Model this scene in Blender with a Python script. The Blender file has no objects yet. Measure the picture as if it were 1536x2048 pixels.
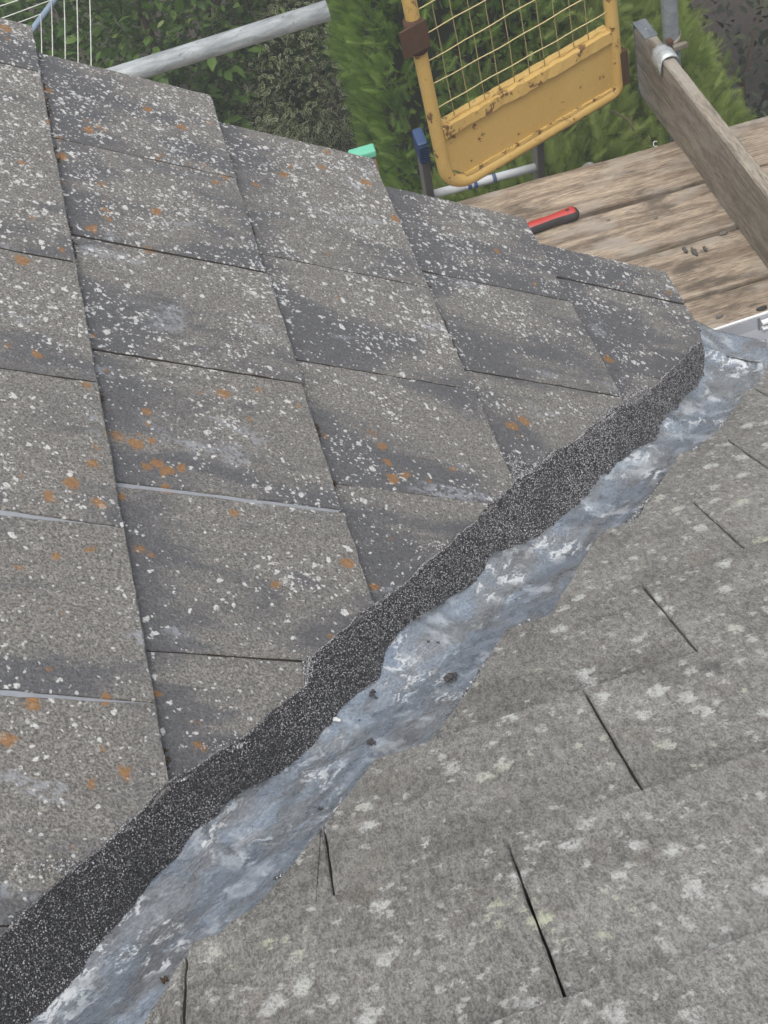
import bpy, bmesh, math, random
import numpy as np
from mathutils import Matrix, Vector

random.seed(7)
RNG = np.random.default_rng(11)
SC = bpy.context.scene
COL = SC.collection

# ------------------------------------------------------------------ camera
FOC = 2986.06                     # focal length in photograph pixels (1536 x 2048)
PITCH, ROLL, YAW = 0.845599, 0.304799, 0.0219905
CAM = np.array([-0.787611, -2.062489, 2.200356])
FW = np.array([math.sin(YAW) * math.cos(PITCH), math.cos(YAW) * math.cos(PITCH), -math.sin(PITCH)])
RT = np.array([math.cos(YAW), -math.sin(YAW), 0.0])
DN = np.cross(FW, RT)
IX = math.cos(ROLL) * RT + math.sin(ROLL) * DN
IY = -math.sin(ROLL) * RT + math.cos(ROLL) * DN
cam_data = bpy.data.cameras.new('camera')
cam = bpy.data.objects.new('camera', cam_data)
COL.objects.link(cam)
cam_data.sensor_fit = 'VERTICAL'
cam_data.sensor_height = 24.0
cam_data.lens = FOC / 2048 * 24.0
cam_data.clip_start = 0.05
cam_data.clip_end = 2000
cam.matrix_world = Matrix(((IX[0], -IY[0], -FW[0], CAM[0]), (IX[1], -IY[1], -FW[1], CAM[1]),
                           (IX[2], -IY[2], -FW[2], CAM[2]), (0, 0, 0, 1)))
SC.camera = cam

# ------------------------------------------------------------------ sky, sun, exposure (overcast daylight)
SUN_EL, SUN_AZ = math.radians(66), math.radians(200)      # azimuth clockwise from +Y
world = bpy.data.worlds.new('World')
SC.world = world
world.use_nodes = True
wn = world.node_tree
wn.nodes.clear()
w_out = wn.nodes.new('ShaderNodeOutputWorld')
w_bg = wn.nodes.new('ShaderNodeBackground')
w_sky = wn.nodes.new('ShaderNodeTexSky')
w_sky.sky_type = 'NISHITA'
w_sky.sun_disc = False
w_sky.sun_elevation = SUN_EL
w_sky.sun_rotation = SUN_AZ
w_sky.air_density = 1.0
w_sky.dust_density = 4.0
w_sky.ozone_density = 0.6
w_hsv = wn.nodes.new('ShaderNodeHueSaturation')           # cloud cover: a greyer sky
w_hsv.inputs['Saturation'].default_value = 0.35
wn.links.new(w_sky.outputs['Color'], w_hsv.inputs['Color'])
wn.links.new(w_hsv.outputs['Color'], w_bg.inputs['Color'])
w_bg.inputs['Strength'].default_value = 0.14
wn.links.new(w_bg.outputs['Background'], w_out.inputs['Surface'])
sun_data = bpy.data.lights.new('sun', 'SUN')
sun_data.energy = 1.1
sun_data.angle = math.radians(60)
sun_data.color = (1.0, 0.965, 0.91)
sun = bpy.data.objects.new('sun', sun_data)
COL.objects.link(sun)
sd = Vector((math.sin(SUN_AZ) * math.cos(SUN_EL), math.cos(SUN_AZ) * math.cos(SUN_EL), math.sin(SUN_EL)))
sun.rotation_euler = sd.to_track_quat('Z', 'Y').to_euler()
SC.view_settings.view_transform = 'Standard'
SC.view_settings.look = 'None'
SC.view_settings.gamma = 1.0
SC.view_settings.exposure = 0.55
SC.view_settings.use_curve_mapping = False
SC.cycles.max_bounces = 4
SC.cycles.diffuse_bounces = 2
SC.cycles.glossy_bounces = 2
SC.cycles.use_adaptive_sampling = True
SC.cycles.adaptive_threshold = 0.025
SC.cycles.use_denoising = True

# ------------------------------------------------------------------ geometry of the place
TH_A, TH_B = 0.653905, 0.611018           # pitches of the gable roof and of the main roof
GA, WA = 0.34, 0.284                      # tile gauge and cover width, gable roof
GB, WB = 0.29892, 0.335                   # the same, main roof
YB, ZB = -1.57477, 1.02338                # a course line of the main roof
TA, TB = math.tan(TH_A), math.tan(TH_B)
NA = np.array([math.sin(TH_A), 0, math.cos(TH_A)])
NB = np.array([0, math.sin(TH_B), math.cos(TH_B)])
CB = NB @ np.array([0, YB, ZB])
H_A = 0.0812 / math.cos(TH_A)             # the lead lies this far under the tile faces
H_B = 0.030 / math.cos(TH_B)
TDIR = np.array([TB, TA]) / math.hypot(TA, TB)     # valley direction in plan, downhill
EDIR = np.array([TDIR[1], -TDIR[0]])               # across the valley, towards the main roof
GROUND = -2.8
PLAT = -0.65                              # top of the scaffold boards

def ray(q):
    return FW + IX * (q[0] - 768) / FOC + IY * (q[1] - 1024) / FOC
def on_plane(q, n, c):
    n = np.array(n, float); d = ray(q)
    return CAM + d * ((c - n @ CAM) / (n @ d))
def z_lead(x, y):
    a = -x * TA - H_A
    b = ZB - (y - YB) * TB - H_B
    m = np.maximum(a, b); k = 0.02
    return m + k * np.log(np.exp((a - m) / k) + np.exp((b - m) / k))
def on_lead(q):
    lo, hi = 0.6, 5.0; d = ray(q)
    for _ in range(50):
        m = (lo + hi) / 2; X = CAM + d * m
        if X[2] > z_lead(X[0], X[1]): lo = m
        else: hi = m
    return X
def de(X):
    return float(X[0] * TDIR[0] + X[1] * TDIR[1]), float(X[0] * EDIR[0] + X[1] * EDIR[1])
def xy(d, e):
    return d * TDIR + e * EDIR

# ------------------------------------------------------------------ mesh helpers
def link(o, parent=None):
    COL.objects.link(o)
    if parent is not None:
        o.parent = parent
    return o
def world_of(o):
    m = o.matrix_basis.copy()
    while o.parent is not None:
        o = o.parent
        m = o.matrix_basis @ m
    return m
def mesh_obj(name, verts, faces, mats, parent=None, smooth=False, mat=None, fmat=None, attr=None):
    """verts in world space; mat = local frame (4x4) whose axes the object keeps."""
    frame = mat if mat is not None else Matrix.Identity(4)
    if len(verts) and mat is not None:
        inv = np.array(frame.inverted())
        v = np.asarray(verts, float)
        verts = v @ inv[:3, :3].T + inv[:3, 3]
    me = bpy.data.meshes.new(name)
    me.from_pydata([tuple(map(float, v)) for v in verts], [], [tuple(map(int, f)) for f in faces])
    if not isinstance(mats, (list, tuple)): mats = [mats]
    for m in mats: me.materials.append(m)
    if fmat is not None:
        me.polygons.foreach_set('material_index', fmat)
    if smooth:
        me.polygons.foreach_set('use_smooth', [True] * len(me.polygons))
    if attr is not None:
        for k, vals in attr.items():
            a = me.attributes.new(k, 'FLOAT', 'POINT')
            a.data.foreach_set('value', np.asarray(vals, np.float32))
    me.update()
    o = bpy.data.objects.new(name, me)
    link(o, parent)
    if parent is not None:
        o.matrix_basis = world_of(parent).inverted() @ frame
    else:
        o.matrix_basis = frame
    return o
def bm_obj(name, bm, mats, parent=None, smooth=False, frame=None):
    """bm in local coordinates of frame."""
    me = bpy.data.meshes.new(name)
    bm.normal_update()
    bm.to_mesh(me); bm.free()
    if not isinstance(mats, (list, tuple)): mats = [mats]
    for m in mats: me.materials.append(m)
    if smooth:
        me.polygons.foreach_set('use_smooth', [True] * len(me.polygons))
    o = bpy.data.objects.new(name, me)
    link(o, parent)
    frame = frame if frame is not None else Matrix.Identity(4)
    o.matrix_basis = (world_of(parent).inverted() @ frame) if parent is not None else frame
    return o
def tag(o, label=None, cat=None, group=None, kind=None):
    if label: o['label'] = label
    if cat: o['category'] = cat
    if group: o['group'] = group
    if kind: o['kind'] = kind
    return o
def empty(name, loc=(0, 0, 0), rz=0.0):
    o = bpy.data.objects.new(name, None)
    o.empty_display_size = 0.1
    link(o)
    o.matrix_basis = Matrix.Translation(Vector(loc)) @ Matrix.Rotation(rz, 4, 'Z')
    return o
def frame_of(origin, xa, za):
    x = Vector(xa).normalized(); z = Vector(za).normalized()
    y = z.cross(x).normalized(); z = x.cross(y)
    o = Vector(origin)
    return Matrix(((x[0], y[0], z[0], o[0]), (x[1], y[1], z[1], o[1]), (x[2], y[2], z[2], o[2]), (0, 0, 0, 1)))
def tube_mesh(pts, r, seg=12, caps=True, rs=None):
    pts = [np.array(q, float) for q in pts]
    V, F = [], []
    n = len(pts)
    up = None
    for i, q in enumerate(pts):
        t = pts[min(i + 1, n - 1)] - pts[max(i - 1, 0)]
        t /= np.linalg.norm(t)
        if up is None:
            up = np.array([0, 0, 1.0]) if abs(t[2]) < 0.9 else np.array([1.0, 0, 0])
        s = np.cross(t, up); s /= np.linalg.norm(s)
        up = np.cross(s, t)
        rr = rs[i] if rs is not None else r
        for k in range(seg):
            a = 2 * math.pi * k / seg
            V.append(q + rr * (math.cos(a) * s + math.sin(a) * up))
    for i in range(n - 1):
        for k in range(seg):
            a, b = i * seg + k, i * seg + (k + 1) % seg
            F.append((a, b, b + seg, a + seg))
    if caps:
        F.append(tuple(range(seg - 1, -1, -1)))
        F.append(tuple((n - 1) * seg + k for k in range(seg)))
    return V, F
def tube(name, pts, r, m, parent=None, seg=12, frame=None, rs=None, caps=True):
    V, F = tube_mesh(pts, r, seg, caps, rs)
    return mesh_obj(name, V, F, m, parent, smooth=True, mat=frame)
def box_bm(bm, c, s, bev=0.0):
    r = bmesh.ops.create_cube(bm, size=1.0)
    vs = r['verts']
    bmesh.ops.scale(bm, vec=Vector(s), verts=vs)
    bmesh.ops.translate(bm, vec=Vector(c), verts=vs)
    if bev > 0:
        es = list({e for v in vs for e in v.link_edges})
        bmesh.ops.bevel(bm, geom=es, offset=bev, segments=2, affect='EDGES', profile=0.6)
    return bm
def box(name, c, s, m, parent=None, bev=0.0, frame=None):
    bm = box_bm(bmesh.new(), c, s, bev)
    return bm_obj(name, bm, m, parent, frame=frame)
def join(parts):
    V, F = [], []
    for v, f in parts:
        o = len(V); V += list(v); F += [tuple(i + o for i in q) for q in f]
    return V, F
def vnoise(P, scale, seed=0, octaves=3):
    """cheap smooth value noise for displacement, P is n x 3."""
    P = np.asarray(P, float) * scale
    out = np.zeros(len(P)); amp = 1.0; tot = 0.0
    for o in range(octaves):
        Q = P * 2 ** o + 17.3 * (seed + o)
        i = np.floor(Q).astype(np.int64); f = Q - i; f = f * f * (3 - 2 * f)
        acc = np.zeros(len(P))
        for dx in (0, 1):
            for dy in (0, 1):
                for dz in (0, 1):
                    h = (i[:, 0] + dx) * 374761393 + (i[:, 1] + dy) * 668265263 + (i[:, 2] + dz) * 2147483647 + (seed + o) * 974711
                    h = (h ^ (h >> 13)) * 1274126177
                    h = ((h ^ (h >> 16)) & 0xffff) / 65535.0
                    wgt = (f[:, 0] if dx else 1 - f[:, 0]) * (f[:, 1] if dy else 1 - f[:, 1]) * (f[:, 2] if dz else 1 - f[:, 2])
                    acc += wgt * h
        out += amp * (acc * 2 - 1); tot += amp; amp *= 0.5
    return out / tot

# ------------------------------------------------------------------ material helpers
class NT:
    def __init__(self, name):
        self.m = bpy.data.materials.new(name)
        self.m.use_nodes = True
        self.t = self.m.node_tree
        self.t.nodes.clear()
        self.out = self.t.nodes.new('ShaderNodeOutputMaterial')
        self.bsdf = self.t.nodes.new('ShaderNodeBsdfPrincipled')
        self.t.links.new(self.bsdf.outputs[0], self.out.inputs['Surface'])
    def put(self, sock, v):
        if isinstance(v, bpy.types.NodeSocket): self.t.links.new(v, sock)
        elif isinstance(v, (tuple, list)) and len(v) == 3 and sock.type == 'RGBA': sock.default_value = (*v, 1)
        else: sock.default_value = v
    def n(self, typ, **kw):
        return self.t.nodes.new(typ)
    def pos(self):
        return self.n('ShaderNodeNewGeometry').outputs['Position']
    def obj(self):
        return self.n('ShaderNodeTexCoord').outputs['Object']
    def rnd(self):
        return self.n('ShaderNodeObjectInfo').outputs['Random']
    def attr(self, k):
        a = self.n('ShaderNodeAttribute'); a.attribute_name = k
        return a.outputs['Fac']
    def vec(self, op, a, b=None):
        x = self.n('ShaderNodeVectorMath'); x.operation = op
        self.put(x.inputs[0], a)
        if b is not None:
            if op == 'SCALE': self.put(x.inputs['Scale'], b)
            else: self.put(x.inputs[1], b)
        return x.outputs[0]
    def math(self, op, a, b=0.0, c=None, clamp=False):
        x = self.n('ShaderNodeMath'); x.operation = op; x.use_clamp = clamp
        self.put(x.inputs[0], a); self.put(x.inputs[1], b)
        if c is not None: self.put(x.inputs[2], c)
        return x.outputs[0]
    def noise(self, v, scale, detail=3.0, rough=0.55, dist=0.0, color=False):
        x = self.n('ShaderNodeTexNoise')
        self.put(x.inputs['Vector'], v); x.inputs['Scale'].default_value = scale
        x.inputs['Detail'].default_value = detail; x.inputs['Roughness'].default_value = rough
        x.inputs['Distortion'].default_value = dist
        return x.outputs['Color' if color else 'Fac']
    def voro(self, v, scale, rnd=1.0, feature='F1'):
        x = self.n('ShaderNodeTexVoronoi'); x.feature = feature
        self.put(x.inputs['Vector'], v); x.inputs['Scale'].default_value = scale
        x.inputs['Randomness'].default_value = rnd
        return x.outputs['Distance'], x.outputs['Color']
    def step(self, v, a, b, lo=0.0, hi=1.0):
        x = self.n('ShaderNodeMapRange'); x.interpolation_type = 'SMOOTHSTEP'
        self.put(x.inputs['Value'], v)
        self.put(x.inputs['From Min'], a); self.put(x.inputs['From Max'], b)
        self.put(x.inputs['To Min'], lo); self.put(x.inputs['To Max'], hi)
        return x.outputs['Result']
    def lin(self, v, a, b, lo=0.0, hi=1.0):
        x = self.n('ShaderNodeMapRange')
        self.put(x.inputs['Value'], v)
        x.inputs['From Min'].default_value = a; x.inputs['From Max'].default_value = b
        x.inputs['To Min'].default_value = lo; x.inputs['To Max'].default_value = hi
        return x.outputs['Result']
    def mix(self, f, a, b, mode='MIX'):
        x = self.n('ShaderNodeMix'); x.data_type = 'RGBA'; x.blend_type = mode
        self.put(x.inputs[0], f); self.put(x.inputs[6], a); self.put(x.inputs[7], b)
        return x.outputs[2]
    def sep(self, v):
        x = self.n('ShaderNodeSeparateXYZ'); self.put(x.inputs[0], v)
        return x.outputs
    def grey(self, c):
        x = self.n('ShaderNodeSeparateColor'); self.put(x.inputs[0], c)
        return x.outputs
    def bump(self, h, strength=0.5, dist=0.002, normal=None):
        x = self.n('ShaderNodeBump')
        x.inputs['Strength'].default_value = strength; x.inputs['Distance'].default_value = dist
        self.put(x.inputs['Height'], h)
        if normal is not None: self.put(x.inputs['Normal'], normal)
        return x.outputs[0]
    def done(self, color, rough=0.8, metal=0.0, normal=None, spec=None):
        self.put(self.bsdf.inputs['Base Color'], color)
        self.put(self.bsdf.inputs['Roughness'], rough)
        self.put(self.bsdf.inputs['Metallic'], metal)
        if normal is not None: self.put(self.bsdf.inputs['Normal'], normal)
        if spec is not None: self.put(self.bsdf.inputs['Specular IOR Level'], spec)
        return self.m

def mat_tile_a():
    k = NT('lichened_concrete')
    P, O, R = k.pos(), k.obj(), k.rnd()
    sh = k.vec('ADD', O, k.vec('SCALE', k.n('ShaderNodeObjectInfo').outputs['Location'], 7.3))
    jit = k.vec('SUBTRACT', k.noise(P, 75, 3, 0.6, color=True), (0.5, 0.5, 0.5))
    warp = k.vec('ADD', P, k.vec('SCALE', jit, 0.020))
    warp2 = k.vec('ADD', P, k.vec('SCALE', jit, 0.010))
    # bare dark cement versus weathered beige crust, drawn out along the fall of the tile
    st = k.vec('MULTIPLY', sh, (3.4, 8.0, 3.0))
    big = k.noise(st, 1.0, 5, 0.62, 0.5)
    ox = k.sep(O)[0]
    edge = k.step(ox, -0.36, -0.20, 0.10, -0.03)
    oy = k.sep(O)[1]
    edge = k.math('ADD', edge, k.step(k.math('ADD', oy, k.math('MULTIPLY', ox, 0.25)), -0.20, 0.06, 0.075, -0.075))
    grain = k.noise(P, 300, 3, 0.72)
    grain2 = k.noise(P, 115, 3, 0.65)
    mask = k.step(k.math('ADD', k.math('ADD', big, edge), k.math('ADD', k.lin(R, 0, 1, -0.05, 0.07), k.lin(grain2, 0, 1, -0.10, 0.10))), 0.41, 0.58)
    beige = k.mix(grain2, (0.133, 0.127, 0.117), (0.250, 0.239, 0.221))
    darkc = k.mix(grain2, (0.088, 0.089, 0.094), (0.140, 0.141, 0.148))
    base = k.mix(mask, beige, darkc)
    gm = k.step(grain, 0.33, 0.67, 0.50, 1.50)
    gm = k.math('ADD', k.math('MULTIPLY', k.math('SUBTRACT', gm, 1.0), k.lin(mask, 0, 1, 1.0, 0.50)), 1.0)
    base = k.mix(1.0, base, k.vec('SCALE', (1, 1, 1), gm), 'MULTIPLY')
    # pale crust threads
    crust = k.math('MULTIPLY', k.step(k.noise(warp2, 150, 3, 0.7, 0.8), 0.56, 0.66), k.lin(mask, 0, 1, 0.62, 0.16))
    base = k.mix(crust, base, (0.43, 0.41, 0.36))
    # blue-grey worn smears
    sm = k.math('MULTIPLY', k.step(k.noise(k.vec('MULTIPLY', sh, (4.5, 8.0, 4)), 1.3, 3, 0.5, 0.6), 0.63, 0.70), k.step(grain2, 0.40, 0.58))
    base = k.mix(k.math('MULTIPLY', sm, 0.6), base, (0.36, 0.38, 0.41))
    # white lichen flecks, many small and some large
    upr = k.math('ADD', k.lin(k.sep(P)[1], -0.9, 0.45, -0.19, 0.13), k.lin(k.sep(P)[0], -1.1, 0.0, 0.02, -0.07))
    dens = k.math('ADD', k.lin(k.noise(P, 8.0, 4, 0.6), 0.25, 0.75, 0.12, 0.88), upr)
    d1, c1 = k.voro(warp, 100)
    r1 = k.math('MULTIPLY', k.step(k.grey(c1)[0], k.lin(dens, 0.36, 0.72, 0.97, 0.28), 1.0), 0.50)
    w1 = k.step(k.math('SUBTRACT', r1, d1), -0.08, 0.12)
    d2, c2 = k.voro(warp2, 200)
    r2 = k.math('MULTIPLY', k.step(k.grey(c2)[1], k.lin(dens, 0.34, 0.72, 0.88, 0.30), 1.0), 0.50)
    w2 = k.math('MULTIPLY', k.step(k.math('SUBTRACT', r2, d2), -0.06, 0.10), 0.8)
    cr = k.math('MULTIPLY', k.step(k.math('ADD', k.noise(warp, 30, 4, 0.7), k.lin(dens, 0.3, 0.9, -0.10, 0.06)), 0.60, 0.70), 0.75)   # merged crusts
    white = k.math('MAXIMUM', k.math('MAXIMUM', w1, w2), cr)
    white = k.math('MULTIPLY', white, k.step(grain, 0.28, 0.55, 0.35, 1.0))
    wcol = k.mix(grain2, (0.50, 0.49, 0.45), (0.76, 0.77, 0.77))
    base = k.mix(white, base, wcol)
    # orange lichen in loose colonies
    do, co = k.voro(warp, 40)
    od = k.math('ADD', k.noise(k.vec('ADD', P, (3.1, 8.2, 1.7)), 5.5, 2, 0.6), k.lin(k.sep(P)[0], -1.2, -0.5, 0.03, -0.07))
    ro = k.math('MULTIPLY', k.step(k.grey(co)[0], k.lin(od, 0.46, 0.70, 0.99, 0.40), 1.0), 0.50)
    om = k.math('MULTIPLY', k.step(k.math('SUBTRACT', ro, do), -0.08, 0.12), k.step(grain, 0.32, 0.56, 0.25, 0.85))
    base = k.mix(om, base, k.mix(grain2, (0.24, 0.115, 0.035), (0.40, 0.20, 0.06)))
    nb = k.bump(k.math('ADD', grain, k.math('MULTIPLY', grain2, 0.8)), 0.8, 0.0028)
    return k.done(base, 0.9, 0, nb, 0.25)

def mat_tile_b():
    k = NT('weathered_grey_concrete')
    P, O, R = k.pos(), k.obj(), k.rnd()
    PG = k.vec('MULTIPLY', k.vec('ADD', O, k.vec('SCALE', k.n('ShaderNodeObjectInfo').outputs['Location'], 3.7)), (0.48, 1.0, 1.0))
    warp = k.vec('ADD', k.vec('MULTIPLY', P, (1.0, 0.8, 0.8)), k.vec('SCALE', k.vec('SUBTRACT', k.noise(P, 80, 4, 0.7, color=True), (0.5, 0.5, 0.5)), 0.028))
    grain = k.noise(PG, 400, 3, 0.78)
    grain2 = k.noise(PG, 130, 4, 0.72)
    mid = k.noise(P, 9, 4, 0.6)
    base = k.mix(k.step(mid, 0.25, 0.75), (0.210, 0.202, 0.184), (0.325, 0.313, 0.287))
    g = k.step(k.math('ADD', k.math('MULTIPLY', grain, 0.55), k.math('MULTIPLY', grain2, 0.45)), 0.37, 0.63, 0.56, 1.44)
    base = k.mix(1.0, base, k.vec('SCALE', (1, 1, 1), k.math('ADD', g, k.lin(R, 0, 1, -0.08, 0.08))), 'MULTIPLY')
    brown = k.math('MULTIPLY', k.step(k.noise(k.vec('ADD', P, (7, 3, 1)), 16, 3), 0.58, 0.72), 0.22)
    base = k.mix(brown, base, (0.22, 0.175, 0.135))
    dens = k.noise(k.vec('ADD', P, (4.0, 1.0, 2.0)), 5.0, 3)
    d1, c1 = k.voro(warp, 36)
    r1 = k.math('MULTIPLY', k.step(k.grey(c1)[0], k.lin(dens, 0.32, 0.7, 0.93, 0.34), 1.0), 0.50)
    w1 = k.step(k.math('SUBTRACT', r1, d1), -0.10, 0.20)
    d2, c2 = k.voro(warp, 92)
    r2 = k.math('MULTIPLY', k.step(k.grey(c2)[1], k.lin(dens, 0.32, 0.7, 0.92, 0.45), 1.0), 0.54)
    w2 = k.math('MULTIPLY', k.step(k.math('SUBTRACT', r2, d2), -0.08, 0.16), 0.75)
    white = k.math('MULTIPLY', k.math('MAXIMUM', w1, w2), k.step(k.math('ADD', grain2, k.math('MULTIPLY', grain, 0.5)), 0.50, 0.86, 0.10, 1.0))
    yel = k.step(k.noise(P, 7, 2), 0.52, 0.72)
    base = k.mix(k.math('MULTIPLY', white, 0.95), base, k.mix(yel, (0.64, 0.64, 0.61), (0.58, 0.59, 0.44)))
    veil = k.math('MULTIPLY', k.step(k.noise(k.vec('ADD', P, (1, 9, 4)), 7, 4, 0.65), 0.56, 0.74), 0.22)   # thin chalky bloom
    base = k.mix(veil, base, (0.42, 0.42, 0.41))
    d3, c3 = k.voro(warp, 9)                                     # a few dark round stains
    dk = k.step(k.math('SUBTRACT', k.math('MULTIPLY', k.step(k.grey(c3)[2], 0.72, 1.0), 0.15), d3), -0.02, 0.04)
    base = k.mix(k.math('MULTIPLY', dk, 0.55), base, (0.085, 0.085, 0.088))
    nb = k.bump(k.math('ADD', grain, k.math('MULTIPLY', grain2, 1.2)), 1.0, 0.0032)
    return k.done(base, 0.92, 0, nb, 0.2)

def mat_bare_cement():
    k = NT('bare_cement_lip')
    P = k.pos()
    c = k.mix(k.noise(P, 60, 4), (0.22, 0.24, 0.265), (0.38, 0.40, 0.43))
    return k.done(c, 0.7, 0, k.bump(k.noise(P, 300, 2), 0.3, 0.001))
def mat_underlay():
    k = NT('dark_underlay')
    return k.done(k.mix(k.noise(k.pos(), 40, 3), (0.018, 0.017, 0.016), (0.045, 0.04, 0.036)), 0.95)
def mat_mortar():
    k = NT('dark_granular_mortar')
    P = k.pos()
    g = k.noise(P, 520, 3, 0.75)
    c = k.mix(k.step(g, 0.35, 0.7), (0.040, 0.040, 0.043), (0.120, 0.120, 0.127))
    return k.done(c, 0.65, 0, k.bump(g, 1.0, 0.004), 0.35)
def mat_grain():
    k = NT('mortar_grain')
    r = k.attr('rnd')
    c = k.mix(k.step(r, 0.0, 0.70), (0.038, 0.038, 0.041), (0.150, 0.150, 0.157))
    c = k.mix(k.step(r, 0.52, 1.0), c, (0.56, 0.56, 0.57))  # palest grains stand in for sky glints, put into the colour
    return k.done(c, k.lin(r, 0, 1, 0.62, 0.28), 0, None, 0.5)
def mat_lead():
    k = NT('lead_sheet')
    P, O = k.pos(), k.obj()
    warp = k.vec('ADD', O, k.vec('SCALE', k.vec('SUBTRACT', k.noise(O, 18, 4, 0.6, color=True), (0.5, 0.5, 0.5)), 0.06))
    n1 = k.noise(k.vec('MULTIPLY', warp, (6.0, 20.0, 9.0)), 1.0, 4, 0.6)
    n2 = k.noise(k.vec('MULTIPLY', warp, (20, 70, 30)), 1.0, 5, 0.68)
    n3 = k.noise(k.vec('MULTIPLY', O, (150, 330, 200)), 1.0, 3, 0.65)
    blue = k.mix(n2, (0.27, 0.32, 0.385), (0.47, 0.53, 0.60))
    grey = k.mix(n2, (0.22, 0.232, 0.248), (0.47, 0.48, 0.49))
    c = k.mix(k.step(n1, 0.42, 0.58), blue, grey)
    c = k.mix(1.0, c, k.vec('SCALE', (1, 1, 1), k.step(n3, 0.3, 0.7, 0.78, 1.22)), 'MULTIPLY')
    # white patina, crisp-edged flakes in loose drifts
    reg = k.noise(k.vec('ADD', warp, (2, 7, 1)), 8, 3)
    wm = k.math('MULTIPLY', k.step(k.math('ADD', n2, k.math('MULTIPLY', n3, 0.25)), 0.645, 0.715), k.step(reg, 0.46, 0.60))
    c = k.mix(k.math('MULTIPLY', wm, 0.85), c, (0.68, 0.71, 0.72))
    soft = k.math('MULTIPLY', k.step(k.noise(k.vec('ADD', warp, (6, 1, 3)), 14, 4), 0.54, 0.70), 0.65)
    c = k.mix(soft, c, (0.58, 0.62, 0.66))
    tan = k.math('MULTIPLY', k.step(k.noise(k.vec('ADD', O, (9, 3, 2)), 11, 4), 0.58, 0.68), k.step(n2, 0.40, 0.56))
    c = k.mix(k.math('MULTIPLY', tan, 0.6), c, (0.29, 0.265, 0.235))
    dk = k.step(k.math('ADD', k.noise(k.vec('ADD', warp, (1, 5, 2)), 20, 5, 0.7), k.math('MULTIPLY', n3, 0.15)), 0.66, 0.78)
    c = k.mix(k.math('MULTIPLY', dk, 0.45), c, (0.12, 0.125, 0.132))
    sc = k.noise(k.vec('MULTIPLY', O, (50, 800, 100)), 1.0, 2, 0.5, 0.3)
    c = k.mix(k.step(sc, 0.61, 0.68, 0, 0.6), c, (0.62, 0.64, 0.67))
    nb = k.bump(k.math('ADD', n1, k.math('MULTIPLY', n2, 0.40)), 0.28, 0.008)
    return k.done(c, k.step(n2, 0.3, 0.7, 0.22, 0.42), k.math('MULTIPLY', k.math('SUBTRACT', 1.0, k.math('MAXIMUM', wm, soft)), 0.6), nb, 0.5)
def mat_wood(name, c0, c1, cd, stain=0.6, scale=1.0, seed=0.0):
    k = NT(name)
    O = k.obj(); R = k.rnd()
    o = k.vec('ADD', O, k.vec('SCALE', (1.7, 3.1, 2.3), k.math('ADD', k.math('MULTIPLY', R, 9.0), seed)))
    warp = k.vec('ADD', o, k.vec('SCALE', k.vec('SUBTRACT', k.noise(k.vec('MULTIPLY', o, (4, 12, 12)), 1.0, 2, color=True), (0.5, 0.5, 0.5)), 0.03))
    g1 = k.noise(k.vec('MULTIPLY', warp, (3.0, 34, 34)), scale, 6, 0.70, 0.5)
    g2 = k.noise(k.vec('MULTIPLY', warp, (16, 190, 190)), scale, 3, 0.65)
    blot = k.noise(k.vec('MULTIPLY', o, (7, 16, 16)), 1.0, 5, 0.65)
    c = k.mix(k.step(g1, 0.36, 0.64), c0, c1)
    c = k.mix(k.step(g2, 0.52, 0.66, 0, 0.62), c, cd)
    g3 = k.noise(k.vec('MULTIPLY', o, (30, 240, 240)), 1.0, 3, 0.7)
    c = k.mix(1.0, c, k.vec('SCALE', (1, 1, 1), k.step(g3, 0.3, 0.7, 0.72, 1.28)), 'MULTIPLY')
    c = k.mix(k.step(k.noise(k.vec('MULTIPLY', o, (5, 11, 11)), 1.0, 4, 0.6), 0.50, 0.66, 0, 0.6), c, k.mix(g2, (0.30, 0.275, 0.24), (0.44, 0.405, 0.35)))
    c = k.mix(k.math('MULTIPLY', k.step(blot, 0.52, 0.70), stain), c, cd)
    # a few knots
    d, cc = k.voro(k.vec('MULTIPLY', warp, (3.0, 9.0, 9.0)), 1.0)
    kn = k.step(k.math('SUBTRACT', k.math('MULTIPLY', k.step(k.grey(cc)[0], 0.55, 1.0), 0.22), d), -0.05, 0.04)
    c = k.mix(k.math('MULTIPLY', kn, 0.7), c, (0.085, 0.052, 0.032))
    # rusty smudges
    ru = k.step(k.noise(k.vec('ADD', k.vec('MULTIPLY', o, (6, 14, 14)), (5, 2, 9)), 1.0, 3), 0.68, 0.76, 0, 0.35)
    c = k.mix(ru, c, (0.26, 0.115, 0.05))
    nb = k.bump(k.math('ADD', g1, k.math('MULTIPLY', g2, 0.6)), 0.6, 0.002)
    return k.done(c, 0.85, 0, nb, 0.25)
def mat_yellow():
    k = NT('worn_yellow_paint')
    P, O = k.pos(), k.obj()
    n = k.noise(P, 22, 5, 0.7)
    c = k.mix(k.noise(P, 6, 3), (0.50, 0.325, 0.095), (0.58, 0.395, 0.135))
    c = k.mix(k.step(k.noise(P, 90, 3), 0.5, 0.8, 0, 0.35), c, (0.66, 0.50, 0.24))
    a = k.attr('wear')
    r = k.step(k.math('ADD', n, k.math('MULTIPLY', a, 0.16)), 0.635, 0.70)
    c = k.mix(k.math('MULTIPLY', r, 0.9), c, k.mix(n, (0.16, 0.065, 0.022), (0.07, 0.030, 0.016)))
    return k.done(c, k.lin(r, 0, 1, 0.45, 0.9), 0, k.bump(n, 0.3, 0.003), 0.4)
def mat_rust():
    k = NT('rusty_steel')
    n = k.noise(k.pos(), 60, 4, 0.7)
    return k.done(k.mix(n, (0.035, 0.020, 0.014), (0.13, 0.065, 0.035)), 0.9, 0.1, k.bump(n, 0.5, 0.002))
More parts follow.
